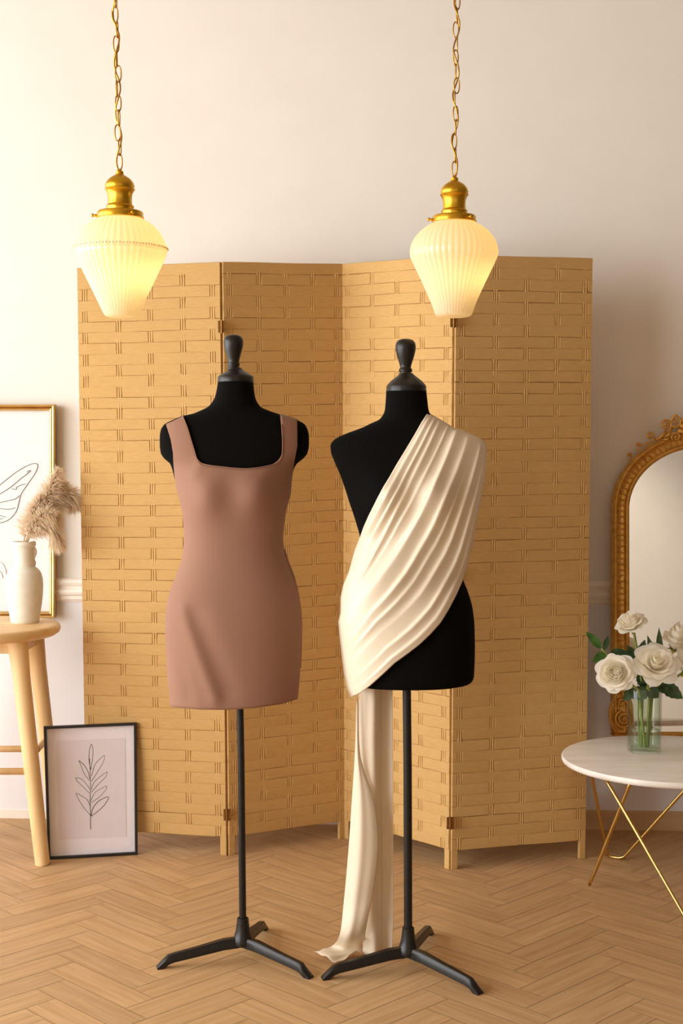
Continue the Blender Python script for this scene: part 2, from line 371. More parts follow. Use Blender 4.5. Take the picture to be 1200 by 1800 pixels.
# ------------------------------------------------------------------ folding screen
def floorY(px, py): return fl(px, py)
sp = {'L': ((134, 470), (150, 1490)), 'A': ((389, 459), (400.5, 1505)), 'B': ((601, 463), (605, 1475)), 'C': ((798, 447), (790, 1530)), 'R': ((1043, 453), (1030, 1510))}
def post(k):
    t_, b_ = sp[k]; B = fl(*b_); return B, at(t_[0], t_[1], B.y)
scr = thing('folding_screen', 'tall four-panel folding screen of woven tan paper strips against the wall', 'screen', fl(600, 1490))
def screen_panel(ka, kb):
    (Ab, At), (Bb, Bt) = post(ka), post(kb)
    W = ((Bb - Ab).length + (Bt - At).length) / 2
    d = (Bb - Ab).normalized(); nrm = Vector((d.y, -d.x, 0)).normalized()
    if nrm.y > 0: nrm = -nrm
    H = (At.z + Bt.z) / 2
    eo = {'L': 0, 'A': .005, 'B': -.0062, 'C': .006, 'R': 0}; e0, e1 = eo[ka] / W, eo[kb] / W
    def S(u, z, off):
        u = e0 + u * (1 - e0 - e1); v = z / H
        return Ab.lerp(Bb, u).lerp(At.lerp(Bt, u), v) + nrm * (off - .012)
    seed = random.Random(hash(ka) % 97 if False else {'L': 3, 'A': 11, 'B': 23, 'C': 31}[ka])
    # rods
    pos = [.055, .29, .515, .74, .945]; rods = MB(); rods.uv = []
    hw = .0038 / W
    for q in pos:
        for sgn in (-1, 1):
            u0 = q + sgn * hw * 1.0; rows = []
            for z in (.0615, H * .33, H * .66, H - .006):
                rows.append([S(u0 + hw * math.copysign(abs(math.cos(a_)) ** .8, math.cos(a_)) * .97, z, .0086 * math.copysign(abs(math.sin(a_)) ** .45, math.sin(a_))) for a_ in [2 * PI * i / 10 for i in range(10)]])
                rods.uv += [(z, .3 * q + .002 * i) for i in range(10)]
            rods.grid(rows, cu=True)
    # woven strips
    wv = MB(); wv.uv = []; z0 = .06; nrow = 53; rh = (H - .002 - z0) / nrow
    us = set([0, .004, .996, 1])
    for q in pos:
        for o_ in (-2.45, -2.1, -1.2, 0, 1.2, 2.1, 2.45): us.add(min(.99, max(.01, q + o_ * hw)))
    for i in range(1, 14): us.add(i / 14)
    us = sorted(us)
    for r_ in range(nrow):
        za = z0 + r_ * rh; zb = za + rh
        ja, jb = [seed.uniform(-.0011, .0011) for _ in range(2)]
        tilt = seed.uniform(-.0012, .0012); ph = seed.random() * 6
        par = r_ % 2
        plain = r_ in (nrow - 1,)
        front, back = [], []
        ua = [0, .04, .15, .5, .85, .96, 1]
        for tv in ua:
            rowF, rowB = [], []
            for u in us:
                fo, bo = .0088, .0088
                for qi, q in enumerate(pos):
                    dd = abs(u - q) / hw
                    dip = 1 if dd < 2.12 else max(0, (2.44 - dd) / .32) if dd < 2.44 else 0
                    if plain: continue
                    if qi % 2 == par: fo -= .0025 * dip
                    else: bo -= .0025 * dip
                edge = .0030 if tv in (0, 1) else (.0004 if tv in (.04, .96) else 0)
                wob = .0007 * math.sin(u * 9 + ph)
                z = za - .0007 + (zb - za + .0014) * tv + (ja * (1 - tv) + jb * tv) * .8 + wob * (1 if 0 < tv < 1 else .6)
                endf = .55 if u in (0, 1) else 1
                rowF.append(S(u, z, (fo - edge) * endf + tilt * (tv - .5) * 2 + .0004 * math.sin(u * 14 + ph)))
                rowB.append(S(u, z, -(bo - edge) * endf))
            front.append(rowF); back.append(rowB)
        ring = front + back[::-1]
        wv.grid(ring, cv=True)
        m_ = len(us); o0 = len(wv.v) - len(ring) * m_
        wv.f.append(tuple(o0 + i * m_ for i in range(len(ring)))); wv.f.append(tuple(o0 + i * m_ + m_ - 1 for i in range(len(ring)))[::-1])
        uo = seed.random() * 9
        for tv in ua + ua[::-1]: wv.uv += [(u * W + uo, tv * rh + r_ * .21) for u in us]
    pan = wv.build('woven_panel', 'weave', scr, smooth='auto')
    rods.build('paper_rods', 'rodpaper', pan)
    for side in (0, 1):
        lg = MB(); lg.uv = []; wd = .021 / W
        ua_, ub_ = (0.002, wd) if side == 0 else (1 - wd, .998)
        pts = []
        for z in (0, .068): pts += [S(ua_, z, .0075), S(ub_, z, .0075), S(ub_, z, -.0075), S(ua_, z, -.0075)]
        lg.hexa(pts); lg.uv = [(i * .01, z) for z in (0, .068) for i in (0, 2, 4, 6)]
        lg.build('leg', 'weave', scr, smooth=False, bevel=.0015)
    return S, H, W
for a_, b_ in (('L', 'A'), ('A', 'B'), ('B', 'C'), ('C', 'R')): screen_panel(a_, b_)
for kk, ys in (('A', (578, 1010, 1440)), ('C', (568, 1010, 1455))):
    B, T = post(kk)
    for py in ys:
        zc = 1.25 - (py - 798) / F * B.y; c = B.lerp(T, zc / T.z); hm = MB()
        dy = -.010
        hm.tube([c + Vector((0, dy - .004, -.02)), c + Vector((0, dy - .004, .02))], .0032, 10)
        for s_ in (-1, 1):
            hm.box((c.x + s_ * .006 - .005, c.y + dy - .003, c.z - .018), (c.x + s_ * .006 + .005, c.y + dy - .0005, c.z + .018))
        hm.build('hinge', 'hinge', scr, smooth='auto')

# ------------------------------------------------------------------ dress forms
class Env:
    """half-thickness of a body at (x, z), from outline rows (pixel row, left, right, front depth, back depth)"""
    def __init__(s, rows, Yc, n=2.25, bust=()):
        s.Yc, s.n, s.bust = Yc, n, bust
        zs, l_, r_, f_, b_ = [], [], [], [], []
        for py, a_, c_, yf, yb in sorted(rows, key=lambda q: -q[0]):
            pa, pc = at(a_, py, Yc), at(c_, py, Yc)
            zs.append((pa.z + pc.z) / 2); l_.append(pa.x); r_.append(pc.x); f_.append(yf); b_.append(yb)
        s.z0, s.z1 = zs[0], zs[-1]; s.zs = zs
        s.l, s.r, s.f, s.b = pchip(zs, l_), pchip(zs, r_), pchip(zs, f_), pchip(zs, b_)
    def front(s, x, z):
        l_, r_ = s.l(z), s.r(z); c, w = (l_ + r_) / 2, (r_ - l_) / 2; t = min(1, abs((x - c) / w)); k = (1 - t**s.n)**(1 / s.n)
        y = s.f(z) * k
        for bx, bz, am, sg in s.bust: y += am * k * math.exp(-(((x - bx) / sg)**2 + ((z - bz) / (sg * 1.05))**2))
        return y
    def back(s, x, z):
        l_, r_ = s.l(z), s.r(z); c, w = (l_ + r_) / 2, (r_ - l_) / 2; t = min(1, abs((x - c) / w))
        return s.b(z) * (1 - t**s.n)**(1 / s.n)
    def hit(s, px, py, extra=0.0):
        y = .05
        for _ in range(6):
            p_ = at(px, py, s.Yc - y); y = s.front(p_.x, p_.z) + extra
        return at(px, py, s.Yc - y)
    def mesh(s, n=72, rows=110):
        mb_ = MB(); g = []
        zz = sorted(set([s.z0 + (s.z1 - s.z0) * i / rows for i in range(rows + 1)] + s.zs))
        for z in zz:
            l_, r_ = s.l(z), s.r(z); c, w = (l_ + r_) / 2, (r_ - l_) / 2; ring = []
            for i in range(n):
                q = 2 * PI * i / n; cs = math.cos(q); x = c + w * math.copysign(abs(cs)**(2 / s.n * .98), cs)
                y = -s.front(x, z) if math.sin(q) < 0 else s.back(x, z)
                ring.append(Vector((x, s.Yc + y, z)))
            g.append(ring)
        mb_.grid(g, cu=True); k = len(g) * n
        mb_.f.append(tuple(range(n))[::-1]); mb_.f.append(tuple(range(k - n, k)))
        return mb_

def px_prof(cx, Y, prof):       # [(radius px, row)] -> [(r, z)]
    return [(r_ * Y / F, at(cx, y, Y).z) for r_, y in prof]

def dress_form(label, env, cx_cap, knob, base_px, pole_top, pole_x, feet, pole_r, hubpx):
    B = fl(*base_px); Yc = B.y
    t_ = thing('dress_form', label, 'mannequin', B, 'black dress forms')
    env.mesh().build('torso', 'black', t_)
    kx = at(cx_cap, 650, Yc).x
    k_ = MB(); k_.lathe(sorted(px_prof(cx_cap, Yc, knob['cap']), key=lambda q: q[1]), (kx, Yc, 0), 40); k_.build('neck_cap', 'blackpaint', t_, smooth='auto')
    k_ = MB(); kn = px_prof(knob.get('kx', cx_cap), Yc, knob['knob']); k_.lathe(kn[::-1], (at(knob.get('kx', cx_cap), 640, Yc).x, Yc, 0), 40); k_.build('knob', 'blackpaint', t_)
    pt = at(pole_x, pole_top, Yc)
    pl = MB(); pl.tube([(B.x, Yc, .06), (B.x * .5 + pt.x * .5, Yc, .5), (pt.x, Yc, pt.z)], pole_r, 20); pl.build('pole', 'blackpaint', t_, smooth='auto')
    hb = MB(); hb.lathe([(.020, .036), (.0255, .042), (.0255, .052), (.0225, .057), (.0175, .075), (.0150, .095), (.0145, .104), (.0120, .106), (.0120, .10)], (B.x, Yc, 0), 32); hb.build('hub', 'blackpaint', t_, smooth='auto')
    for f_ in feet:
        E = fl(*f_); dv = (E - B); dl = dv.length; dv.normalize(); sd = Vector((-dv.y, dv.x, 0))
        lg = MB(); rows = []
        for s_, zt, zb, wd in ((.012, .058, .034, .013), (.05, .056, .032, .0125), (dl * .55, .044, .022, .0105), (dl - .035, .034, .0135, .0095), (dl - .022, .031, .0095, .0095), (dl - .010, .021, 0.0005, .0095), (dl + .006, .005, 0.0, .010)):
            c = B + dv * s_; zb2 = zb
            ch = .25
            rows.append([c + sd * wd + Vector((0, 0, zb2)), c + sd * wd + Vector((0, 0, zt - (zt - zb) * ch)), c + sd * wd * .6 + Vector((0, 0, zt)),
                         c - sd * wd * .6 + Vector((0, 0, zt)), c - sd * wd + Vector((0, 0, zt - (zt - zb) * ch)), c - sd * wd + Vector((0, 0, zb2))])
        lg.grid(rows, cu=True); lg.f.append((0, 1, 2, 3, 4, 5)); k = len(rows) * 6; lg.f.append(tuple(range(k - 6, k))[::-1])
        lg.build('leg', 'blackpaint', t_, smooth='auto')
    return t_

YA = fl(427, 1686).y; YR = fl(717, 1704).y
rowsA = [(672, 383, 445, .050, .050), (690, 380, 447, .050, .052), (700, 377, 449, .051, .054), (715, 366, 458, .053, .058), (722, 352, 473, .055, .062),
         (727, 340, 488, .056, .066), (731, 322, 499, .057, .068), (738, 304, 522, .060, .070), (746, 289, 535.5, .063, .072), (755, 283, 540.5, .066, .074), (767, 281, 543, .070, .076),
         (782, 281, 543, .074, .078), (797, 283, 540, .078, .080), (806, 289, 533, .080, .080), (815, 299, 522, .082, .080), (825, 303, 516, .084, .080), (845, 308, 511, .088, .078),
         (868, 314.5, 509, .090, .075), (898, 321.5, 501, .088, .070), (920, 324, 498, .084, .066), (945, 325.5, 495.5, .082, .066), (970, 323, 498, .084, .072), (990, 319, 504, .088, .082),
         (1014, 311, 512, .094, .094), (1043, 300, 521, .100, .106), (1070, 295, 525, .104, .112), (1100, 293, 527, .106, .114), (1150, 295, 525, .106, .112), (1200, 301, 519, .104, .108), (1222, 306, 514, .10, .104)]
bA = [(at(366, 868, YA).x, at(366, 868, YA).z, .024, .050), (at(458, 868, YA).x, at(458, 868, YA).z, .024, .050)]
envA = Env(rowsA, YA, bust=bA)
formA = dress_form('black dress form wearing the rose-taupe dress, left of the two', envA, 414,
                   {'kx': 410.5, 'cap': [(31.5, 673), (32, 671), (31.5, 668), (31.5, 663), (30, 661), (25, 657.5), (17, 653), (12, 649), (10, 646.5)],
                    'knob': [(.5, 588), (7, 588.5), (12.5, 590.5), (16, 594.5), (17.4, 600), (17, 607), (15.2, 615), (12.8, 623), (11, 630), (9.9, 634), (9.7, 637), (10.6, 639), (11, 641), (10.4, 643), (9.4, 644.5), (10.6, 646), (11.2, 648), (10.2, 650)]},
                   (427, 1686), 1225, 421.5, [(280, 1702), (543, 1719), (464, 1634)], .0088, None)
rowsR = [(688, 678.5, 749, .050, .050), (705, 677.5, 751, .051, .052), (721, 676, 753, .052, .055), (737, 667, 763, .055, .060), (744, 652, 777, .056, .063), (751, 638, 790, .057, .065),
         (757, 622, 806, .058, .067), (763, 606, 820, .059, .069), (768, 595, 831, .060, .070), (774, 586, 840, .062, .072), (783, 580.5, 846, .065, .074), (795, 581.5, 846, .070, .076), (809, 586.5, 843, .075, .078),
         (841, 600, 830, .084, .080), (881, 613, 820, .090, .076), (924, 627, 806, .086, .068), (945, 632, 801, .084, .066), (970, 630, 804, .086, .070), (1000, 622, 809, .092, .082), (1020, 615, 814, .097, .092),
         (1037, 610, 821, .100, .098), (1069, 604, 830, .105, .108), (1103, 601.5, 833.5, .108, .113), (1143, 604, 834, .108, .113), (1188, 611, 832.5, .106, .110), (1196, 613, 829, .104, .107), (1200, 616, 823, .100, .102), (1202, 622, 814, .092, .094)]
bR = [(at(668, 866, YR).x, at(668, 866, YR).z, .026, .045), (at(760, 866, YR).x, at(760, 866, YR).z, .026, .045)]
envR = Env(rowsR, YR, bust=bR)
formR = dress_form('black dress form wrapped in the cream satin, right of the two', envR, 714,
                   {'kx': 712.5, 'cap': [(35, 690), (35.5, 687), (34.5, 684), (35, 680), (33.5, 677), (28, 670.5), (20, 664), (13.5, 659), (11, 656)],
                    'knob': [(.5, 595.5), (7, 596), (13, 598), (16.6, 602.5), (17.9, 609), (17.4, 616), (15.4, 625), (12.6, 634), (10.2, 642), (9.3, 646), (10.6, 648), (12, 650.5), (11.6, 653), (9.8, 655), (11.4, 657), (12, 659.5), (11, 661)]},
                   (717, 1704), 1195, 714.5, [(570, 1721), (841, 1747), (755, 1642)], .0102, None)

# ------------------------------------------------------------------ the rose-taupe dress
eA = []
for py, a_, c_, yf, yb in rowsA:
    e_ = 2.0
    eA.append((py - (2.2 if py < 790 else 0), a_ - e_, c_ + e_, yf + .005, yb + .005))
eA = [q for q in eA if q[0] <= 1150]
eA = [(q[0], q[1] - (1.0 if q[0] > 1000 else 0), q[2] + (1.0 if q[0] > 1000 else 0), q[3], q[4]) for q in eA]
eA += [(1185, 293.5, 527, .112, .116), (1217, 296.5, 524.5, .112, .115), (1235, 298.5, 522.5, .112, .114), (1262, 300.5, 520.5, .112, .114)]
envD = Env(eA, YA, bust=bA)
def outl(tab, y): return interp(tab, y)
outerL = [(770, 300), (797, 304), (810, 304.3), (830, 306), (845, 307.3)]
outerR = [(741, 522.7), (783, 522.7), (797, 520), (813, 517), (839, 512.5)]
neck = [(343, 797), (344.5, 803), (348, 809), (353, 813.5), (361, 816.7), (375, 819), (393, 821), (412, 823), (430, 824), (447, 823), (463, 820.5), (475, 818), (484, 815), (490, 810.5), (494, 805), (496, 797)]
hem = [(290, 1241), (301, 1243), (353, 1247.5), (401, 1248), (447, 1245), (495, 1238), (523, 1229), (535, 1226)]
zat = lambda py: at(412, py, YA).z
def LR(py):
    z = zat(py)
    fx = lambda x: 600 + x * F * ray(600, py).y / YA
    l_, r_ = fx(envD.l(z)), fx(envD.r(z))
    if py < 845: l_ = outl(outerL, py)
    if py < 839: r_ = outl(outerR, py)
    return l_, r_
def wrinkle(px, py):
    w = 0
    # soft diagonal pull folds on the left hip and a flat tension line under the neckline
    for (ax, ay, bx, by, am, sg) in ((318, 1072, 378, 1228, .0060, 9), (345, 1085, 400, 1215, -.0045, 14), (300, 1120, 330, 1225, -.003, 9), (338, 838, 352, 815, .003, 7), (425, 845, 395, 830, .0014, 12), (470, 828, 455, 848, .0015, 8)):
        dx, dy = bx - ax, by - ay; l2 = dx * dx + dy * dy; t = ((px - ax) * dx + (py - ay) * dy) / l2
        tc = min(1, max(0, t)); d2 = (px - ax - dx * tc)**2 + (py - ay - dy * tc)**2
        w += am * math.exp(-d2 / (2 * sg * sg))
    return w
def mirror_back(p_): return Vector((p_.x, YA + max(0, envD.back(p_.x, p_.z)), p_.z))
dr = MB(); NC, NR = 72, 84
s_of = lambda x: (x - LR(797)[0]) / (LR(797)[1] - LR(797)[0])
neck_s = [(s_of(x), y) for x, y in neck]
svals = sorted(set([i / NC for i in range(NC + 1)] + [.0012, .003, .006, .010, .9988, .997, .994, .990] + [q[0] for q in neck_s]))
fr, bk = [], []
for i in range(NR + 1):
    q = i / NR; rf, rb = [], []
    for s_ in svals:
        top = 797 if s_ <= neck_s[0][0] or s_ >= neck_s[-1][0] else interp(neck_s, s_)
        hx = 300 + s_ * 224; bot = interp(hem, hx)
        py = bot + (top - bot) * q; l_, r_ = LR(py); px = l_ + (r_ - l_) * s_
        # keep the straps' bottom corners fixed
        p_ = envD.hit(px, py, 0); edge = 4 * s_ * (1 - s_)
        p_.y -= wrinkle(px, py) * min(1, edge * 2)
        if s_ in (0, 1) and py > 850: p_ = at(px, py, YA)
        rf.append(p_)
        zc = p_.z; b_ = Vector((p_.x, YA + envD.back(p_.x, zc), zc))
        if s_ in (0, 1) and py > 850: b_ = p_.copy()
        rb.append(b_)
    fr.append(rf); bk.append(rb)
dr.grid(fr); dr.grid([r_[::-1] for r_ in bk])
hemC = fr[0][len(svals) // 2]
def strap(cols, lo, ro):
    n_r = 18; fro, bak = [], []; s0, s1 = svals[cols[0]], svals[cols[-1]]
    for i in range(n_r + 1):
        q = i / n_r; rf, rb = [], []
        ya = lo[0][1] + (lo[-1][1] - lo[0][1]) * q; yb = ro[0][1] + (ro[-1][1] - ro[0][1]) * q
        xa = interp(sorted([(y, x) for x, y in lo]), ya); xb = interp(sorted([(y, x) for x, y in ro]), yb)
        for cidx in cols:
            u = (svals[cidx] - s0) / (s1 - s0)
            if i == 0: p_, b_ = fr[-1][cidx].copy(), bk[-1][cidx].copy()
            else:
                p_ = envD.hit(xa + (xb - xa) * u, ya + (yb - ya) * u, 0)
                if i == n_r: p_.y = YA
                b_ = Vector((p_.x, YA + (envD.back(p_.x, p_.z) if i < n_r else 0), p_.z))
            rf.append(p_); rb.append(b_)
        fro.append(rf); bak.append(rb[::-1])
    dr.grid(fro); dr.grid(bak)
iL = [i for i, s_ in enumerate(svals) if s_ <= neck_s[0][0] + 1e-9]; iR = [i for i, s_ in enumerate(svals) if s_ >= neck_s[-1][0] - 1e-9]
strap(iL, [(304, 797), (300, 773), (290.7, 743)], [(343, 797), (329, 751), (321, 728.6)])
strap(iR, [(496, 797), (496.5, 773), (493, 727)], [(520, 797), (522.7, 783), (522, 735.8)])
dressO = thing('dress', 'sleeveless rose-taupe mini dress with square neckline on the left form', 'dress', (at(412, 1240, YA).x, YA, hemC.z))
bod = dr.build('bodice', 'dress', dressO, solid=.002, fix=False, weld=.0004)
# narrow neckline facing, a rolled edge that catches the light
ed = MB(); pts = [envD.hit(x, y, .0012) for x, y in [(321, 731), (325, 741), (329, 751), (336, 774)] + neck + [(496.5, 785), (496.5, 773), (495, 750), (493, 729)]]
ed.tube(catmull(pts, 120), .0013, 6); ed.build('neckline_facing', 'dress', dressO)
# back panel edge showing at the right hip
ed = MB(); lp = [(501.5, 966), (508, 987), (518.5, 1014), (525.5, 1043), (529.5, 1070), (531.5, 1097), (530.5, 1150), (529, 1175)]
rowsP = [[at(x - 3.5, y, YA + .004), at(x - .3, y, YA + .010), at(x - 5, y, YA + .03)] for x, y in lp]
ed.grid(rowsP); ed.build('back_panel', 'dress', dressO, solid=.001)

# ------------------------------------------------------------------ cream satin drape
rowsE = [(720, 672, 750, .056, .062), (726, 672, 752.5, .060, .066), (740, 658, 776, .064, .070), (753, 634, 798, .066, .073), (763, 606, 827, .068, .076), (775, 585, 848, .071, .078), (791, 579, 854.5, .076, .082), (820, 588, 854, .086, .086),
         (873, 608, 845.5, .099, .086), (913, 620, 837.5, .098, .080), (945, 630, 830.5, .094, .078), (970, 622, 827, .096, .082), (1000, 612, 818, .102, .094), (1018, 606, 813.5, .107, .102), (1034, 601.5, 822, .110, .108),
         (1060, 597.5, 830, .114, .116), (1092, 594, 835, .117, .121), (1143, 599, 836, .118, .121), (1183, 604, 835, .117, .119), (1213, 610, 832, .116, .117), (1230, 616, 822, .114, .114)]
envE = Env(rowsE, YR, bust=bR)
V2 = lambda pts: [Vector((x, y, 0)) for x, y in pts]
Ue = V2([(752, 726), (741, 743), (731, 761), (721, 778), (712, 793), (698, 816), (685, 839), (674, 857), (664, 876), (656, 892), (648, 908), (640, 926), (633, 946), (624, 970), (614.7, 1007), (603, 1034)])
Le = V2([(854.5, 791), (853.5, 820), (845, 873), (837, 913), (829.5, 953), (822, 988), (813, 1018), (800, 1047), (787, 1072), (773, 1095), (755, 1115), (736, 1133), (714, 1150), (693, 1165), (672, 1185), (651, 1204), (634, 1217), (617, 1225.5)])
Se = V2([(752, 726), (768, 735), (783, 744), (798, 753), (812, 757.5), (827, 763), (840, 769), (848.5, 775.5), (853, 783), (854.5, 791)])
Ee = V2([(603, 1034), (599, 1050), (598.5, 1079), (595, 1093), (597, 1115), (600, 1143), (605, 1183), (610.7, 1212), (617, 1225.5)])
NU, NV = 170, 80
Ur, Lr, Sr, Er = resample(Ue, NV), resample(Le, NV), resample(Se, NU), resample(Ee, NU)
folds = [  # u at shoulder, middle, hip; width, height, v range
    (.05, .06, .05, .030, .0040, 0, .85), (.12, .135, .13, .022, .0060, 0, .75), (.20, .215, .24, .026, .0075, 0, .9), (.33, .285, .30, .020, .0060, 0, .7),
    (.46, .41, .38, .048, .0115, 0, .95), (.64, .56, .54, .042, .0105, .05, .9), (.75, .65, .62, .024, .0060, .2, 1.0),
    (.83, .75, .72, .042, .0100, .05, .8), (.93, .875, .87, .030, .0085, .1, .9), (.975, .955, .955, .020, .0055, .2, 1.0)]
def sst(a, b, x):
    t = min(1, max(0, (x - a) / (b - a))); return t * t * (3 - 2 * t)
def fold_h(u, v, side):
    h = .0035 * math.sin(u * 13 + 2.2 * v + side) * math.sin(PI * min(1, v * 1.1))
    for i, (c0, cm, c1, wd, am, va, vb) in enumerate(folds):
        c = c0 * (1 - v) * (1 - 2 * v) + 4 * cm * v * (1 - v) + c1 * v * (2 * v - 1) if False else (c0 + (cm - c0) * v * 2 if v < .5 else cm + (c1 - cm) * (v * 2 - 1))
        c += .006 * math.sin(v * (2.0 + i % 2) + i * 1.9 + side) * math.sin(PI * v)
        w2 = wd * (.8 + .5 * math.sin(v * 3.0 + i * 2.1) ** 2); d_ = u - c
        s_ = w2 * (.55 if d_ < 0 else 1.45)
        fade = sst(va - .12, va + .18, v) * (1 - .85 * sst(vb - .3, vb, v))
        h += am * fade * math.exp(-abs(d_ / s_) ** 1.45)
    return h
FR, BK = [], []
for j in range(NV + 1):
    v = j / NV; rf, rb = [], []
    for i in range(NU + 1):
        u = i / NU
        c = Ur[j] * (1 - u) + Lr[j] * u
        c = c + (Sr[i] - (Sr[0] * (1 - u) + Sr[NU] * u)) * (1 - v) + (Er[i] - (Er[0] * (1 - u) + Er[NU] * u)) * v
        p_ = envE.hit(c.x, c.y, .001)
        side_pt = j in (0, NV) or (i == 0 and c.y >= 945) or (i == NU and c.y <= 1019)
        if side_pt: p_ = at(c.x, c.y, YR)
        k = 0 if side_pt else min(1, .80 + v / .05, .80 + (1 - v) / .05)
        h = fold_h(u, v, 0)
        thick = YR - p_.y
        kk = k * min(1, .25 + thick / .05)
        p_.y -= h * kk; p_.z += h * kk * .25
        if k < 1: p_.y = YR - (YR - p_.y) * k
        rf.append(p_)
        yb = (envE.back(p_.x, p_.z) + .002 + fold_h(u, v, 1.3)) * k
        rb.append(Vector((p_.x, YR + yb, p_.z)))
    FR.append(rf); BK.append(rb)
dp = MB()
rim = lambda p_, d_: p_.copy() if abs(p_.y - YR) < 1e-5 else p_ + Vector(d_)
dp.grid([[rim(r_[0], (.003, .012, -.001))] + r_ + [rim(r_[-1], (-.004, .010, .002))] for r_ in FR])
dp.grid([r_[::-1] for r_ in BK])
# tail geometry
TY = YR + .085
drapeO = thing('draped_fabric', 'pleated cream satin slung over one shoulder of the right form, tail trailing to the floor', 'fabric', (fl(640, 1676).x, fl(640, 1676).y, 0))
dp.build('wrap', 'satin', drapeO, solid=.0015, fix=False)
tl = MB(); rows = []
lb = [(1190, 632), (1300, 630), (1400, 632), (1500, 628), (1600, 630), (1676, 638)]
rb_ = [(1190, 690), (1431, 691), (1560, 691.5), (1633, 691.5), (1676, 690)]
zb_ = at(660, 1190, TY).z
for j in range(61):
    v = j / 60; row = []
    for i in range(61):
        u = i / 60; z = zb_ * (1 - v) + .004 * v; py = 798 + (HC - z) * F / (TY + .01)
        x = interp(lb, py) * (1 - u) + interp(rb_, py) * u
        # deep vertical pleats
        dY = .010 * math.cos(u * PI * 2.2 + .5 + .3 * v) + .0022 * math.cos(u * PI * 6 + 1 + v) * (1 - .6 * v)
        step = .014 / (1 + math.exp(-(x - 668 - 3 * v) * 1.1))          # the pleat edge down the middle
        X = at(x, py, TY).x
        row.append(Vector((X, TY - .004 + dY + step + .012 * max(0, v - .85), z)))
    rows.append(row)
tl.grid(rows); tl.build('tail', 'satin', drapeO, solid=.0012, fix=False)
# the turned-back front layer of the tail
tf = MB()
Lq = [(627, 1222, .074), (624.5, 1315, .070), (619, 1402, .066), (612, 1503, .062), (604, 1590, .058), (598, 1640, .056)]
Rq = [(629, 1240, .074), (633, 1330, .066), (655, 1402, .060), (664, 1480, .056), (656, 1560, .052), (643, 1630, .050)]
Lp = catmull([at(x, y, YR + d_) for x, y, d_ in Lq] + [fl(586, 1661, .022), fl(567, 1671, .012), fl(552, 1681, .004)], 70)
Rp = catmull([at(x, y, YR + d_) for x, y, d_ in Rq] + [fl(640, 1662, .018), fl(633, 1678, .006), fl(622, 1686, .002)], 70)
rows = []
for j in range(71):
    v = j / 70; row = []
    for i in range(41):
        u = i / 40; p_ = Lp[j].lerp(Rp[j], u)
        g = min(1, v * 3) * (1 if v < .8 else 1)
        bulge = .016 * math.sin(PI * u) * g + -.003 * math.sin(u * PI * 3 + 1.2 + v) * g * (1 - abs(2 * u - 1))
        if v < .8: p_.y -= bulge
        else:
            k = (v - .8) / .2
            p_.y -= bulge * (1 - k) + k * (.045 * math.sin(PI * u)); p_.z += k * (.016 * (.5 + .5 * math.sin(u * 8.5 + 6 * v)) * math.sin(PI * min(1, .12 + (1 - k) * .88)) ** .5 + .005 * math.sin(u * 11 + v * 20) ** 2 + .003)
            p_.z = max(p_.z, .0025)
        row.append(p_)
    rows.append(row)
tf.grid(rows); tail2 = tf.build('turned_edge', 'satin', drapeO, solid=.0012, fix=False)

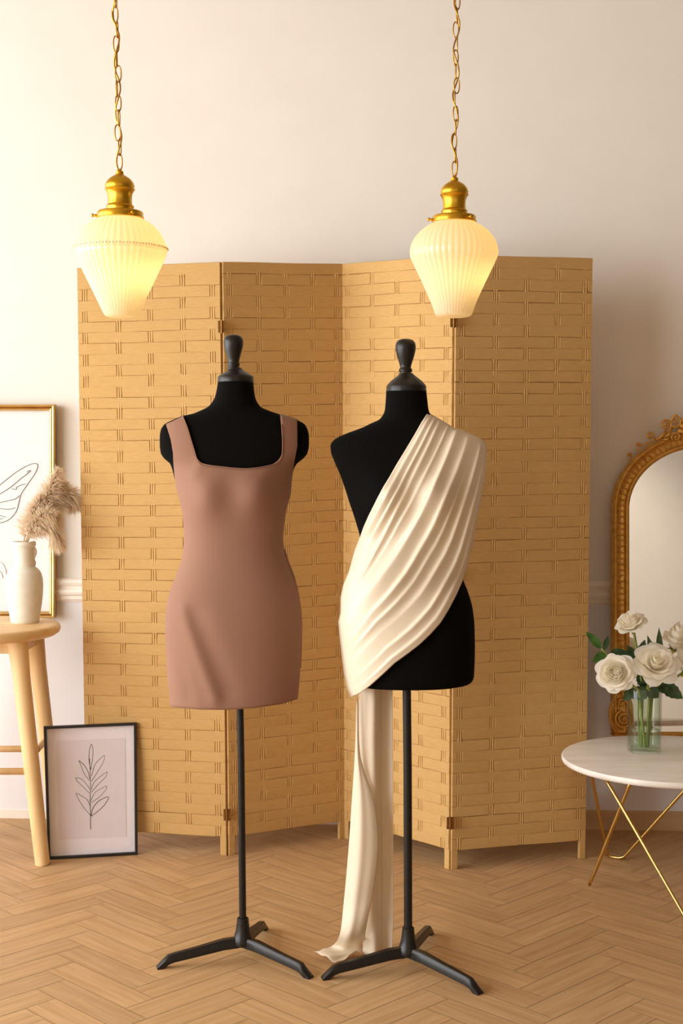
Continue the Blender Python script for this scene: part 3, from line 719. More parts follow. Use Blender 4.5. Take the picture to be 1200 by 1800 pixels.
# ------------------------------------------------------------------ pendant lamps
def pendant(label, cx, Y, k, y0, ridge, chain_px):
    """k: pixel scale against the right-hand lamp, y0: row of the fitter's top"""
    X = at(cx, y0, Y).x; r2 = lambda r_: r_ * k * Y / F
    zz = lambda dy: at(cx, y0 + dy * k, Y).z
    t_ = thing('pendant_lamp', label, 'pendant lamp', (X, Y, zz(178)), 'brass pendant lamps with opal glass shades')
    # cap
    cp = MB(); pr = [(37, 0), (38, 2), (22, -1.5), (22, -5), (23, -7), (22, -9), (20, -11), (19.4, -18), (20, -27), (22.5, -33), (24.5, -35.5), (23.5, -39), (24.3, -41), (22.5, -47), (18, -53), (11, -58), (7, -60), (6.6, -62), (6.6, -65), (4, -67), (2.6, -70)]
    pr = [(22, 2)] + pr[2:]
    cp.lathe([(r2(r_), zz(d_)) for r_, d_ in pr], (X, Y, 0), 40); cp.build('socket_cap', 'brass', t_, smooth='auto')
    fg = MB(); fg.lathe([(r2(37), zz(13)), (r2(38.5), zz(12)), (r2(38.5), zz(10)), (r2(37.5), zz(9)), (r2(37.5), zz(3)), (r2(36), zz(1)), (r2(30), zz(-.5)), (r2(21), zz(-1))], (X, Y, 0), 48, capb=False)
    ring = fg.build('fitter_ring', 'brass', t_, smooth='auto')
    for q in (PI * 1.03, PI * .36, PI * 1.7):
        sw = MB(); dq = Vector((math.cos(q), math.sin(q), 0)); c = Vector((X, Y, zz(8)))
        sw.tube([c + dq * r2(36), c + dq * r2(44)], r2(2.2), 10); sw.tube([c + dq * r2(44), c + dq * r2(46)], r2(3.2), 10); sw.build('thumbscrew', 'brass', ring)
    # shade
    prof = [(35, 9), (36.5, 13), (43, 17), (52, 23), (61, 31), (68, 40), (73, 50), (75.5, 60), (76, 66), (74.8, 73), (72, 80), (67, 91), (60, 106), (53, 121), (46, 137), (40, 151), (35.5, 163), (33, 171), (30, 176), (24, 178.5), (12, 179.5), (.5, 179.8)]
    if ridge: prof = [(35, 9), (36.5, 13), (45, 18), (55, 25), (63, 34), (69, 44), (73, 53), (75, 57.5), (76.3, 59.5), (76.8, 63), (75.6, 66.5), (74.3, 69), (73.5, 74), (69, 84), (62, 99), (55, 114), (48, 129), (41, 144), (35, 157), (30, 168), (27, 173), (22, 176), (12, 177), (.5, 177.2)]
    pf = []
    P = [Vector((r_, d_, 0)) for r_, d_ in prof]
    for p_ in catmull(P, 90): pf.append((max(r2(.3), r2(p_.x)), zz(p_.y)))
    nrib = 44
    def mod(q, r_, z):
        amp = .018 if r_ < r2(70) or not ridge else .012
        return 1 + amp * (abs(math.cos(q * nrib / 2)) - .6)
    sh = MB(); sh.lathe(pf, (X, Y, 0), nrib * 8, mod, capb=False, capt=False)
    so = sh.build('glass_shade', 'opal', t_)
    if ridge:
        rg = MB()
        for i in range(nrib * 2):
            q = 2 * PI * i / (nrib * 2); rg.ball((X + math.cos(q) * r2(76.6), Y + math.sin(q) * r2(76.6), zz(63)), r2(1.5), 5)
        rg.build('seam_bead', 'opal', so)
    bl = MB(); bl.ball((X + r2(14), Y, zz(118)), r2(15), 12, (1, 1, 1.25)); bo = bl.build('bulb', 'bulb', t_)
    # chain of oval links with a cord woven through it
    zt = zz(-70); ztop = CEIL - .02; lh, lw, wr = r2(26), r2(4.6), r2(1.15)
    z = zt - r2(2); i = 0; sway = lambda z_: r2(chain_px) * ((z_ - zt) / .47)
    while z < ztop - lh * .5:
        pts = []; c = Vector((X + sway(z + lh / 2) + r2(1.6) * math.sin(i * 2.3), Y, z + lh / 2)); rot = (0.25 + .25 * math.sin(i * 1.7)) if i % 2 == 0 else (1.2 + .35 * math.sin(i * 2.9))
        for a_ in range(20):
            q = 2 * PI * a_ / 20; xx = lw * math.cos(q); z2 = (lh / 2) * math.copysign(abs(math.sin(q))**.8, math.sin(q))
            pts.append(c + Vector((xx * math.cos(rot), xx * math.sin(rot), z2)))
        lk = MB(); lk.tube(pts, wr, 8, closed=True); lk.build('chain_link', 'brass_dark', t_)
        z += lh - 2.3 * wr; i += 1
    cd_ = MB(); pts = []; zc = zt - .004; j = 0
    while zc < ztop:
        pts.append(Vector((X + sway(zc) + r2(5.0) * math.sin(j * 1.15 + cx), Y + r2(5) * math.cos(j * 1.15), zc))); zc += lh * .55; j += 1
    cd_.tube(catmull(pts, len(pts) * 4), r2(1.4), 8); cd_.build('cord', 'brass_dark', t_)
    cn = MB(); xt = X + sway(CEIL)
    cn.lathe([(.008, CEIL - .045), (.012, CEIL - .04), (.03, CEIL - .03), (.05, CEIL - .012), (.052, CEIL)], (xt, Y, 0), 32); cn.build('ceiling_canopy', 'brass', t_)
    ld = bpy.data.lights.new('lamp_light', 'POINT'); ld.energy = LAMP_W * (1.25 if ridge else 1.0); ld.color = (1, .72, .38); ld.shadow_soft_size = r2(15)
    lo_ = bpy.data.objects.new('lamp_light', ld); COL.objects.link(lo_); lo_.parent = t_; lo_.location = Vector((X + r2(14), Y, zz(96))) - wl(t_)
    return t_
LAMP_W = 0.45
pendant('brass chain pendant with beaded-seam fluted opal shade, hanging left', 211, 3.05, 1.058, 371, True, -4)
pendant('brass chain pendant with seamless fluted opal shade, hanging right', 798, 3.22, 1.0, 378.5, False, 3)

# ------------------------------------------------------------------ stool, vase, pampas
SY = 4.2; S0 = at(-30, 1098, SY); SZ = S0.z; SR = 135 * SY / F
st = thing('wooden_stool', 'pale oak round-topped tall stool with splayed legs at the left edge', 'stool', (S0.x, SY, 0))
mb = MB(); mb.lathe([(SR * .80, SZ - .036), (SR * .93, SZ - .033), (SR * .985, SZ - .024), (SR, SZ - .014), (SR * .992, SZ - .005), (SR * .97, SZ - .001), (SR * .93, SZ), (.01, SZ - .001)], (S0.x, SY, 0), 72); mb.build('seat', 'oakseat', st)
legs = {}
for nm, (tx, ty), (fx_, fy_) in (('fr', (.13, -.10), (.197, -.113)), ('br', (.135, .10), (.19, .15)), ('fl', (-.13, -.10), (-.197, -.113)), ('bl', (-.135, .10), (-.19, .15))):
    T = Vector((S0.x + tx, SY + ty, SZ - .034)); B = Vector((S0.x + fx_, SY + fy_, 0.0)); legs[nm] = (T, B)
    mb = MB(); pts = [T.lerp(B, i / 12) for i in range(13)]; mb.tube(pts, [.031 - .004 * min(1, i / 2) - .0045 * (i / 12) for i in range(13)], 20); mb.build('leg', 'oak', st, smooth='auto')
def on_leg(nm, z): T, B = legs[nm]; return B.lerp(T, z / T.z)
for a_, b_, za, zb in (('fr', 'fl', .287, .287), ('br', 'bl', .305, .305), ('fr', 'br', .335, .335), ('fl', 'bl', .335, .335)):
    mb = MB(); mb.tube([on_leg(a_, za), on_leg(b_, zb)], .0105, 14); mb.build('stretcher', 'oak', st)
for a_, b_ in (('fr', 'fl'), ('br', 'bl'), ('fr', 'br'), ('fl', 'bl')):
    A_, B_ = on_leg(a_, SZ - .075), on_leg(b_, SZ - .075); d_ = (B_ - A_).normalized(); n_2 = Vector((-d_.y, d_.x, 0)) * .010
    mb = MB(); up = Vector((0, 0, .042)); mb.hexa([A_ - n_2, B_ - n_2, B_ + n_2, A_ + n_2, A_ - n_2 + up, B_ - n_2 + up, B_ + n_2 + up, A_ + n_2 + up]); mb.build('apron_rail', 'oak', st, smooth=False, bevel=.002)

VY = fl(44, 1094, SZ).y; VX = at(44, 1090, VY).x
k = VY / F
vz = lambda y: SZ + (1094.5 - y) * k
va = thing('ceramic_vase', 'matt cream ceramic vase holding pampas grass on the oak stool', 'vase', (VX, VY, SZ))
prof = [(23.5, 1095), (24.5, 1094), (25.5, 1088), (27.5, 1075), (30, 1060), (31.8, 1045), (32.6, 1030), (32.2, 1018), (30, 1008), (26, 1001), (21, 997), (18.6, 994), (18.2, 985), (18.4, 970), (18.8, 961), (20.5, 959), (21.4, 957), (21.4, 953), (20, 951), (17.5, 951), (16, 954), (15.5, 965), (15.5, 990), (25, 1004), (28, 1025), (24, 1070), (18, 1088), (.5, 1090)]
mb = MB(); mb.lathe([(r_ * k, vz(y)) for r_, y in prof], (VX, VY, 0), 56); mb.build('body', 'ceramic', va)
mb = MB(); cx_ = VX - .3 * k
hp = [(61, 960), (64.5, 965), (65.5, 971), (63, 977), (61.5, 982), (63.5, 989), (61, 996)]
mb.tube(catmull([Vector((VX + (x - 44 + .5) * k - .004, VY, vz(y))) for x, y in hp], 40), .0062, 12); mb.build('lug', 'ceramic', va)

def plume(spine, label, n=2600, fluff=36, seed=1):
    rr = random.Random(seed); pts = [at(x, y, VY + d_) for x, y, d_ in spine]; path = catmull(pts, 60)
    base = Vector((VX, VY, SZ + .03))
    root = thing('pampas_plume', label, 'dried grass', path[0], 'pampas plumes in the ceramic vase')
    mb_ = MB(); mb_.tube([base] + path[::4], [.0022] + [.0020 * (1 - i / 18) + .0004 for i in range(len(path[::4]))], 6); mb_.build('stem', 'pampas', root)
    pm = MB(); pm.tone = []
    for _ in range(n):
        s_ = .12 + .88 * rr.random()**.8; idx = min(59, int(s_ * 60)); o = path[idx]; t_ = (path[min(60, idx + 1)] - path[idx]).normalized()
        env_ = math.sin(PI * min(1, (s_ - .05) / 1.0)**.75) * .85 + .25
        ln = fluff * k * env_ * (.5 + .8 * rr.random())
        dirv = Vector((rr.gauss(0, 1), rr.gauss(0, 1), rr.gauss(0, 1))); dirv -= t_ * dirv.dot(t_); dirv.normalize()
        dirv = (dirv * (.75 + .35 * rr.random()) + t_ * (.75 + .4 * rr.random())).normalized()
        side = dirv.cross(Vector((rr.gauss(0, 1), rr.gauss(0, 1), rr.gauss(0, 1)))).normalized(); wdt = .0007 + .0009 * rr.random()
        tone = rr.random(); P_ = []
        for q in range(5):
            a_ = q / 4; P_.append(o + dirv * ln * a_ + Vector((0, 0, -.5)) * ln * a_ * a_ * (.5 + .6 * rr.random()))
        vs = []
        for q, p_ in enumerate(P_[:-1]): vs += [p_ - side * wdt * (1 - .15 * q), p_ + side * wdt * (1 - .15 * q)]
        vs.append(P_[-1]); pm.add(vs, [(0, 1, 3, 2), (2, 3, 5, 4), (4, 5, 7, 6), (6, 7, 8)])
        pm.tone += [tone] * 9
    pm.build('fluff', 'pampas', root, smooth=False, fix=False)
plume([(46, 953, .0), (60, 920, .0), (84, 870, -.01), (104, 824, -.02)], 'tallest pampas plume in the cream vase, pointing up right', seed=2)
plume([(48, 953, .01), (68, 915, .02), (98, 878, .03), (122, 868, .03), (132, 884, .03)], 'pampas plume of the cream vase spreading furthest right', seed=3)
plume([(46, 953, -.01), (66, 928, -.03), (88, 925, -.04), (108, 962, -.05)], 'pampas plume of the cream vase drooping down right', seed=4, n=2000, fluff=30)
plume([(45, 953, .01), (62, 918, .02), (86, 880, .01), (112, 846, .01)], 'pampas plume of the cream vase between the tallest and the rightmost', seed=6, n=2400, fluff=36)
plume([(44, 953, -.01), (56, 930, -.03), (76, 905, -.05), (96, 905, -.06)], 'pampas plume of the cream vase at the front of the cluster', seed=7, n=2200, fluff=34)
plume([(42, 953, .0), (46, 930, .0), (58, 905, -.02), (72, 872, -.03)], 'pampas plume of the cream vase closest above its rim', seed=5, n=2200, fluff=34)

# ------------------------------------------------------------------ framed prints
def bil(c, u, v): return c[0].lerp(c[1], u).lerp(c[3].lerp(c[2], u), v)    # corners BL, BR, TR, TL
def ring_frame(c, wu, wv, nrm, d0, d1, prof=None):
    mb_ = MB(); rows = []
    for (ins, dep) in prof:
        u, v = ins * wu, ins * wv
        rows.append([bil(c, a_, b_) + nrm * dep for a_, b_ in ((u, v), (1 - u, v), (1 - u, 1 - v), (u, 1 - v))])
    mb_.grid(rows, cu=True, cv=True); return mb_
def ink_lines(root, mapf, lines, rad, mat, name='drawing'):
    mb_ = MB()
    for l_ in lines:
        pts = [mapf(*q) for q in l_]
        mb_.tube(catmull(pts, max(8, len(pts) * 6)), rad, 5, ell=(1, .6))
    return mb_.build(name, mat, root)
gy = wall_y(-1.05) - .042
c = [at(-215, 1086, gy), at(97, 1086, gy), at(97, 711, gy), at(-215, 711, gy)]
W_, H_ = (c[1] - c[0]).length, (c[2] - c[1]).length; nr = Vector((0, -1, 0))
pic = thing('framed_print', 'large gold-framed line drawing of a wing on the wall above the stool', 'picture', c[0].lerp(c[1], .5))
fw = .021
fmz = ring_frame(c, fw / W_, fw / H_, nr, 0, 0, [(0, -.022), (0, .006), (.2, .012), (.42, .010), (.5, .004), (.62, .008), (.8, .006), (1, -.004), (1, -.022)]); fmz.build('frame', 'goldframe', pic, smooth=False)
mb = MB(); mb.grid([[bil(c, a_, b_) + nr * -.012 for a_ in (.01, .99)] for b_ in (.01, .99)]); mb.grid([[bil(c, a_, b_) + nr * -.02 for a_ in (.01, .99)] for b_ in (.01, .99)]); sheet = mb.build('paper', 'paper', pic, smooth=False)
def wmap(x, y): return at(x / 4, 680 + y / 4, gy + .011)
wing = [[(-20, 705), (60, 640), (120, 595), (180, 560), (230, 540), (256, 541), (265, 558), (245, 610), (190, 690), (150, 750), (135, 800), (120, 860), (95, 902), (55, 938), (0, 957), (-30, 960)],
        [(-20, 765), (70, 708), (140, 650), (190, 612), (217, 588)], [(217, 588), (196, 592), (190, 602)], [(-20, 818), (60, 800), (110, 786), (136, 764)], [(82, 716), (110, 722), (118, 708)], [(112, 706), (145, 692), (180, 682)],
        [(-10, 853), (60, 861), (106, 850)], [(-10, 903), (40, 915)], [(20, 925), (-20, 935)]]
ink_lines(sheet, wmap, wing, .0012, 'ink', 'wing_drawing')
ink_lines(sheet, wmap, [[(-10, 1228), (20, 1245), (40, 1290), (44, 1330)], [(-10, 1290), (10, 1310), (18, 1345)]], .0014, 'inkpale', 'pale_drawing')
mb = MB(); mb.grid([[bil(c, a_, b_) + nr * -.006 for a_ in (.025, .975)] for b_ in (.025, .975)]); mb.build('glass', 'pane', pic, smooth=False)

bl_, br_ = fl(84, 1511), fl(242, 1502)
dpt = br_ - bl_; nr = Vector((dpt.y, -dpt.x, 0)).normalized()
if nr.y > 0: nr = -nr
tl_, tr_ = at(76.5, 1277, bl_.y + .035), at(240, 1270, br_.y + .035)
c = [bl_, br_, tr_, tl_]; W_, H_ = (c[1] - c[0]).length, (c[2] - c[1]).length
nr = ((c[1] - c[0]).cross(c[3] - c[0])).normalized()
if nr.y > 0: nr = -nr
pic = thing('framed_print', 'small black-framed leaf sprig line drawing standing on the floor', 'picture', c[0].lerp(c[1], .5))
fw = .0085
ring_frame(c, fw / W_, fw / H_, nr, 0, 0, [(0, -.014), (0, .004), (.15, .006), (.85, .006), (1, .004), (1, -.014)]).build('frame', 'blackframe', pic, smooth=False)
def sheet_(u0, u1, v0, v1, d, name, mat, par):
    mb_ = MB(); mb_.grid([[bil(c, a_, b_) + nr * d for a_ in (u0, u1)] for b_ in (v0, v1)]); mb_.grid([[bil(c, a_, b_) + nr * (d - .0015) for a_ in (u0, u1)] for b_ in (v0, v1)]); return mb_.build(name, mat, par, smooth=False)
bk_ = sheet_(.01, .99, .01, .99, -.006, 'mount', 'mount', pic)
sheet_(.13, .875, .14, .885, -.0050, 'print', 'print', pic)
iw, ih = (305, 820), (858, 1640)
def lmap(x, y):  # crop coordinates (3.6 px per px) on the sheet
    px, py = x / 3.6, 1050 + y / 3.6; p0 = c[0]; r_ = ray(px, py); d_ = ((p0 + nr * -.0042 - CAM).dot(nr)) / r_.dot(nr); return CAM + r_ * d_
leafl = [[(574, 1468), (572, 1420), (573, 1380), (570, 1300), (572, 1200), (570, 1100), (566, 1020)],
         [(572, 1085), (562, 1020), (567, 960), (579, 930), (588, 970), (584, 1030), (574, 1090)],
         [(580, 1130), (600, 1060), (640, 1015), (662, 1000), (655, 1040), (620, 1100), (578, 1165)],
         [(565, 1160), (530, 1110), (510, 1060), (500, 1034), (530, 1060), (555, 1100), (568, 1150)],
         [(566, 1240), (525, 1200), (490, 1165), (480, 1142), (515, 1150), (545, 1180), (568, 1215)],
         [(578, 1215), (595, 1170), (640, 1130), (678, 1105), (665, 1140), (620, 1185), (578, 1235)],
         [(572, 1290), (600, 1235), (640, 1210), (676, 1194), (660, 1230), (620, 1270), (574, 1300)],
         [(572, 1380), (530, 1330), (495, 1275), (482, 1240), (520, 1260), (550, 1280), (570, 1320)],
         [(574, 1385), (590, 1330), (630, 1285), (686, 1263), (670, 1300), (630, 1345), (576, 1385)]]
ink_lines(bk_, lmap, leafl, .0010, 'ink', 'sprig_drawing')
sheet_(.02, .98, .015, .985, .001, 'glass', 'pane', pic)

# ------------------------------------------------------------------ gilt mirror
MX = at(1235, 1000, 4.42).x; MYw = wall_y(MX)
MYf = MYw - .030
LEAN = .085
k = MYf / F
_at = at
def at(x, y, Y):   # rows below the arch sit a little nearer because the mirror leans
    return _at(x, 895 + (y - 895) * .985 if y > 895 and abs(Y - MYf) < .05 else y, Y)
mz = lambda y: at(1235, y, MYf).z
cxm = at(1235, 900, MYf).x
a_in, b_in = 133 * k, 110 * k; zc = mz(895); zbot = mz(1290)
def path(off, n=64):
    P = [Vector((cxm - a_in - off, MYf, zbot - (off if off > 0 else 0) * 0 + (zc - zbot) * i / 24)) for i in range(24)]
    for i in range(n + 1):
        q = PI - PI * i / n
        nx, nz = math.cos(q) / a_in, math.sin(q) / b_in; l_ = math.hypot(nx, nz)
        P.append(Vector((cxm + a_in * math.cos(q) + off * nx / l_, MYf, zc + b_in * math.sin(q) + off * nz / l_)))
    P += [Vector((cxm + a_in + off, MYf, zc - (zc - zbot) * (i + 1) / 24)) for i in range(24)]
    return P
mir = thing('wall_mirror', 'arched gilt mirror with carved frame and scrolled crest on the wall at right', 'mirror', (cxm, MYw - .005, zbot))
mb = MB(); prof = [(-.001, .020), (-.001, -.004), (.004, -.010), (.010, -.010), (.014, -.004), (.016, -.002), (.036, -.003), (.039, -.007), (.042, -.012), (.046, -.012), (.049, -.008), (.051, -.002), (.055, .004), (.055, .024)]
cols = [path(o_) for o_, _ in prof]
mb.grid([[cols[j][i] + Vector((0, prof[j][1], 0)) for j in range(len(prof))] for i in range(len(cols[0]))], cu=True)
n0 = len(prof); mb.f.append(tuple(range(n0))); mb.f.append(tuple(range(len(mb.v) - n0, len(mb.v))))
frm = mb.build('frame', 'gilt', mir)
# carved leaf band
mb = MB(); mid = resample(path(.026), 118); rr = random.Random(5)
for i in range(1, 118):
    p_ = mid[i]; t_ = (mid[i + 1] - mid[i - 1]).normalized(); nn = Vector((-t_.z, 0, t_.x))
    wob = .25 * math.sin(i * 1.1) + rr.uniform(-.15, .15)
    ax = (nn + t_ * wob).normalized(); Mx = Matrix((t_, Vector((0, 1, 0)), ax)).transposed()
    if i % 3 == 2:
        mb.ball(p_ + Vector((0, -.004, 0)) + ax * .004, .0048, 7, (1, 1, 1.0), Mx); mb.ball(p_ + Vector((0, -.0035, 0)) - ax * .006, .0036, 6, (1, 1, 1.2), Mx)
    else: mb.ball(p_ + Vector((0, -.0025, 0)), .0098, 7, (.34, .85, 1.0), Mx)
mb.build('carved_band', 'gilt', frm)
# bottom rail and glass
mb = MB(); z1 = zbot
rp = [(-.004, .010), (.008, -.010), (.004, -.014), (-.004, -.010), (-.03, -.012), (-.036, -.004), (-.036, .02), (-.004, .02)]
mb.grid([[Vector((x, MYf + d_, z1 + z_)) for z_, d_ in rp] for x in (cxm - a_in - .05, cxm + a_in + .05)], cu=True)
k8 = len(rp); mb.f.append(tuple(range(k8))); mb.f.append(tuple(range(k8, 2 * k8)))
mb.build('bottom_rail', 'gilt', mir, smooth=False)
gp = path(.002); mb = MB(); tiltm = .006
mb.add([p_ + Vector((0, .008, 0)) for p_ in gp], [tuple(range(len(gp)))]); mb.build('mirror_glass', 'mirror', mir, smooth=False)
mb = MB(); mb.add([p_ + Vector((0, .012, 0)) for p_ in path(.05)] + [p_ + Vector((0, .024, 0)) for p_ in path(.05)], []); n0 = len(gp)
mb.f = [tuple(range(n0)), tuple(range(n0, 2 * n0))] + [(i, i + 1, n0 + i + 1, n0 + i) for i in range(n0 - 1)]; mb.build('backing_board', 'oak', mir, smooth=False)
def spiral(mb_, cx, cy, r0, turns, start, hand, rad, tail=None):
    pts, rs = [], []
    nn = int(26 * turns) + 2
    for i in range(nn):
        f_ = i / (nn - 1); q = start + hand * 2 * PI * turns * f_; r_ = r0 * (1 - f_) ** .8 + .5
        pts.append(at(cx + r_ * math.cos(q), cy - r_ * math.sin(q), MYf - .018)); rs.append(rad * k * (1 - .45 * f_))
    if tail:
        pre = [at(x, y, MYf - .008) for x, y in tail]; pts = pre + pts; rs = [rad * k * .8] * len(pre) + rs
    mb_.tube(catmull(pts, len(pts) * 2), [rs[min(len(rs) - 1, int(i / 2))] for i in range(len(pts) * 2 + 1)], 8)
    mb_.ball(at(cx, cy, MYf - .018), rad * k * 1.2, 8)
for sg in (1, -1):
    X_ = lambda x: 1235 + sg * (x - 1235)
    cr_ = MB(); q0 = 0 if sg == 1 else PI
    spiral(cr_, X_(1142), 767, 6.5, 1.3, (PI * .0 if sg == 1 else PI), sg * 1, 2.0, [(X_(1128), 784), (X_(1140), 778), (X_(1149), 773)])
    spiral(cr_, X_(1121), 783.5, 4, .9, (PI * .1 if sg == 1 else PI * .9), sg * 1, 1.7, [(X_(1117), 792), (X_(1124), 789)])
    spiral(cr_, X_(1104.5), 800.5, 3.6, .8, (PI * .1 if sg == 1 else PI * .9), sg * 1, 1.8, [(X_(1102), 809), (X_(1107), 806)])
    spiral(cr_, X_(1170), 747, 9, 1.6, (-PI * .1 if sg == 1 else PI * 1.1), sg * 1, 2.4, [(X_(1150), 772), (X_(1164), 768), (X_(1176), 760)])
    spiral(cr_, X_(1186), 742, 11, 1.5, (PI * .5), sg * -1, 2.4, [(X_(1172), 762), (X_(1174), 746)])
    spiral(cr_, X_(1188), 768, 8, 1.4, (PI * 1.2 if sg == 1 else -PI * .2), sg * -1, 2.2)
    for (x0, y0, x1_, y1_) in ((1152, 774, 1172, 752), (1165, 770, 1182, 752), (1176, 774, 1200, 760), (1160, 772, 1180, 768)):
        cr_.tube(catmull([at(X_(x0), y0, MYf - .006), at(X_((x0 + x1_) / 2 + 2), (y0 + y1_) / 2 + 2, MYf - .014), at(X_(x1_), y1_, MYf - .006)], 10), [k * 3.2 * (1 - abs(i / 5 - 1) * .6) for i in range(11)], 8)
    cr_.build('crest_scroll', 'gilt', mir)
    # foot scroll
    ft = MB(); out_ = [(1083, 1212), (1072, 1226), (1064, 1240), (1062, 1248), (1062.5, 1262), (1066, 1274), (1071, 1283), (1081, 1289), (1094, 1289), (1102, 1284), (1104, 1262), (1103, 1238), (1098, 1222)]
    cc = (1085, 1256)
    ringo = resample(V2(out_ + [out_[0]]), 47)[:-1]
    rows = []
    for s_, d_ in ((1, .018), (1, -.004), (.95, -.008), (.86, -.006), (.55, -.005), (.3, -.006), (.02, -.007)):
        rows.append([at(X_(cc[0] + (p_.x - cc[0]) * s_), cc[1] + (p_.y - cc[1]) * s_, MYf) + Vector((0, d_, 0)) for p_ in ringo])
    ft.grid(rows, cu=True)
    spiral(ft, X_(1087), 1264, 15, 2.2, PI * .6 if sg == 1 else PI * .4, sg * 1, 2.4, [(X_(1068), 1243), (X_(1077), 1246)])
    spiral(ft, X_(1084), 1235, 6, 1.4, 0, sg, 2.0)
    ft.tube([at(X_(x), y, MYf - .012) for x, y in out_[:8]], 1.8 * k, 8)
    ft.tube([at(X_(x), y, MYf - .014) for x, y in ((1083, 1214), (1090, 1228), (1097, 1245), (1100, 1262))], 1.8 * k, 8)
    ft.build('foot_scroll', 'gilt', mir)
sh = MB()   # shell at the top of the crest
for i in range(13):
    q = PI * (.06 + .88 * i / 12); rx, rz = 44, 47
    pts = [at(1235 + rx * f_ * math.cos(q), 766 - rz * f_ * math.sin(q), MYf - .006 - .016 * math.sin(PI * f_ * .9)) for f_ in (.12, .35, .6, .82, 1.0)]
    sh.tube(catmull(pts, 16), [k * (1.4 + 4.4 * (j / 16)) for j in range(17)], 8)
sh.ball(at(1235, 762, MYf - .012), 12 * k, 10, (1, .7, 1)); sh.build('crest_shell', 'gilt', mir)

at = _at
mz_top = mz(760)
mir.location.y -= LEAN; mir.rotation_euler.x = -math.atan(LEAN / (mz_top - zbot))
# ------------------------------------------------------------------ coffee table
TYc = 3.85; T0 = at(1180, 1331, TYc); TZ = T0.z; TR_ = 194 * TYc / F; TX = T0.x
tb = thing('coffee_table', 'round white marble table with crossed gold rod legs at right', 'table', (TX, TYc, 0))
mb = MB(); mb.lathe([(.01, TZ - .019), (TR_ - .008, TZ - .019), (TR_ - .003, TZ - .017), (TR_, TZ - .012), (TR_, TZ - .005), (TR_ - .002, TZ - .001), (TR_ - .005, TZ), (.01, TZ)], (TX, TYc, 0), 96); mb.build('marble_top', 'marble', tb, smooth='auto')
uz = TZ - .019
def rel(x, y, z=None): return Vector((TX + x, TYc + y, uz if z is None else z))
def hair(Ta, Fa, Fb, Tb):
    mb_ = MB(); g = Vector((0, 0, .0055)); Fa, Fb = Fa + g, Fb + g; rad = .016
    def rnd(P, A_, B_):
        u, v = (A_ - P).normalized(), (B_ - P).normalized()
        return [P + u * rad, P + u * rad * .45 + v * rad * .08, P + u * rad * .08 + v * rad * .45, P + v * rad] if (Fa - Fb).length > .02 else [P + u * rad, P + (u + v) * rad * .12, P + v * rad]
    pts = [Ta] + [Ta.lerp(Fa, i / 8) for i in range(1, 8)]
    if (Fa - Fb).length > .02: pts += rnd(Fa, Ta, Fb) + rnd(Fb, Fa, Tb)
    else: pts += rnd(Fa, Ta, Tb)
    pts += [Fb.lerp(Tb, i / 8) for i in range(1, 8)] + [Tb]
    mb_.tube(pts, .0050, 12); return mb_.build('hairpin_leg', 'goldrod', tb)
F1 = fl(1035, 1560)
hair(at(1114, 1360, 3.75) * 1.0, F1, F1 + Vector((.003, .003, 0)), at(1126.6, 1328, 3.95))
Fa, Fb = fl(1067, 1508), fl(1094, 1512)
hair(Vector((at(1033, 1328, 3.95).x, 3.95, uz)), Fa, Fb, Vector((at(1257, 1328, 3.95).x, 3.95, uz)))
Ff = fl(1216, 1637)
hair(Vector((at(1057, 1357, 3.75).x, 3.75, uz)), Ff, Ff + Vector((.003, 0, 0)), rel(.21, -.10))
hair(rel(.127, -.10), rel(.216, .09, 0), rel(.216, .093, 0), rel(.064, .10))

# ------------------------------------------------------------------ glass vase and roses
GB = fl(1131, 1321, TZ); GY = GB.y; GX = GB.x; k = GY / F
gz = lambda y: TZ + (1321 - y) * k
gv = thing('glass_vase', 'clear glass cylinder vase half filled with water on the marble table', 'vase', (GX, GY, TZ))
def sq(q, r_, z): c_, s_ = abs(math.cos(q)), abs(math.sin(q)); return 1 / ((c_**3.2 + s_**3.2)**(1 / 3.2)) * .96
mb = MB(); gr = 29.5 * k
mb.lathe([(gr * .90, TZ + .0005), (gr * .97, TZ + .003), (gr, TZ + .009), (gr, gz(1208)), (gr * .985, gz(1206)), (gr * .93, gz(1206)), (gr * .92, gz(1209)), (gr * .92, TZ + .016), (gr * .86, TZ + .011), (.001, TZ + .010)], (GX, GY, 0), 56, sq, capt=False); mb.build('body', 'vaseglass', gv, smooth='auto')
wz = gz(1281)
mb = MB(); mb.lathe([(.001, TZ + .0115), (gr * .85, TZ + .0125), (gr * .905, TZ + .018), (gr * .905, wz), (gr * .88, wz - .0006), (.001, wz - .0006)], (GX, GY, 0), 56, sq, capb=False, capt=False); mb.build('water', 'water', gv)

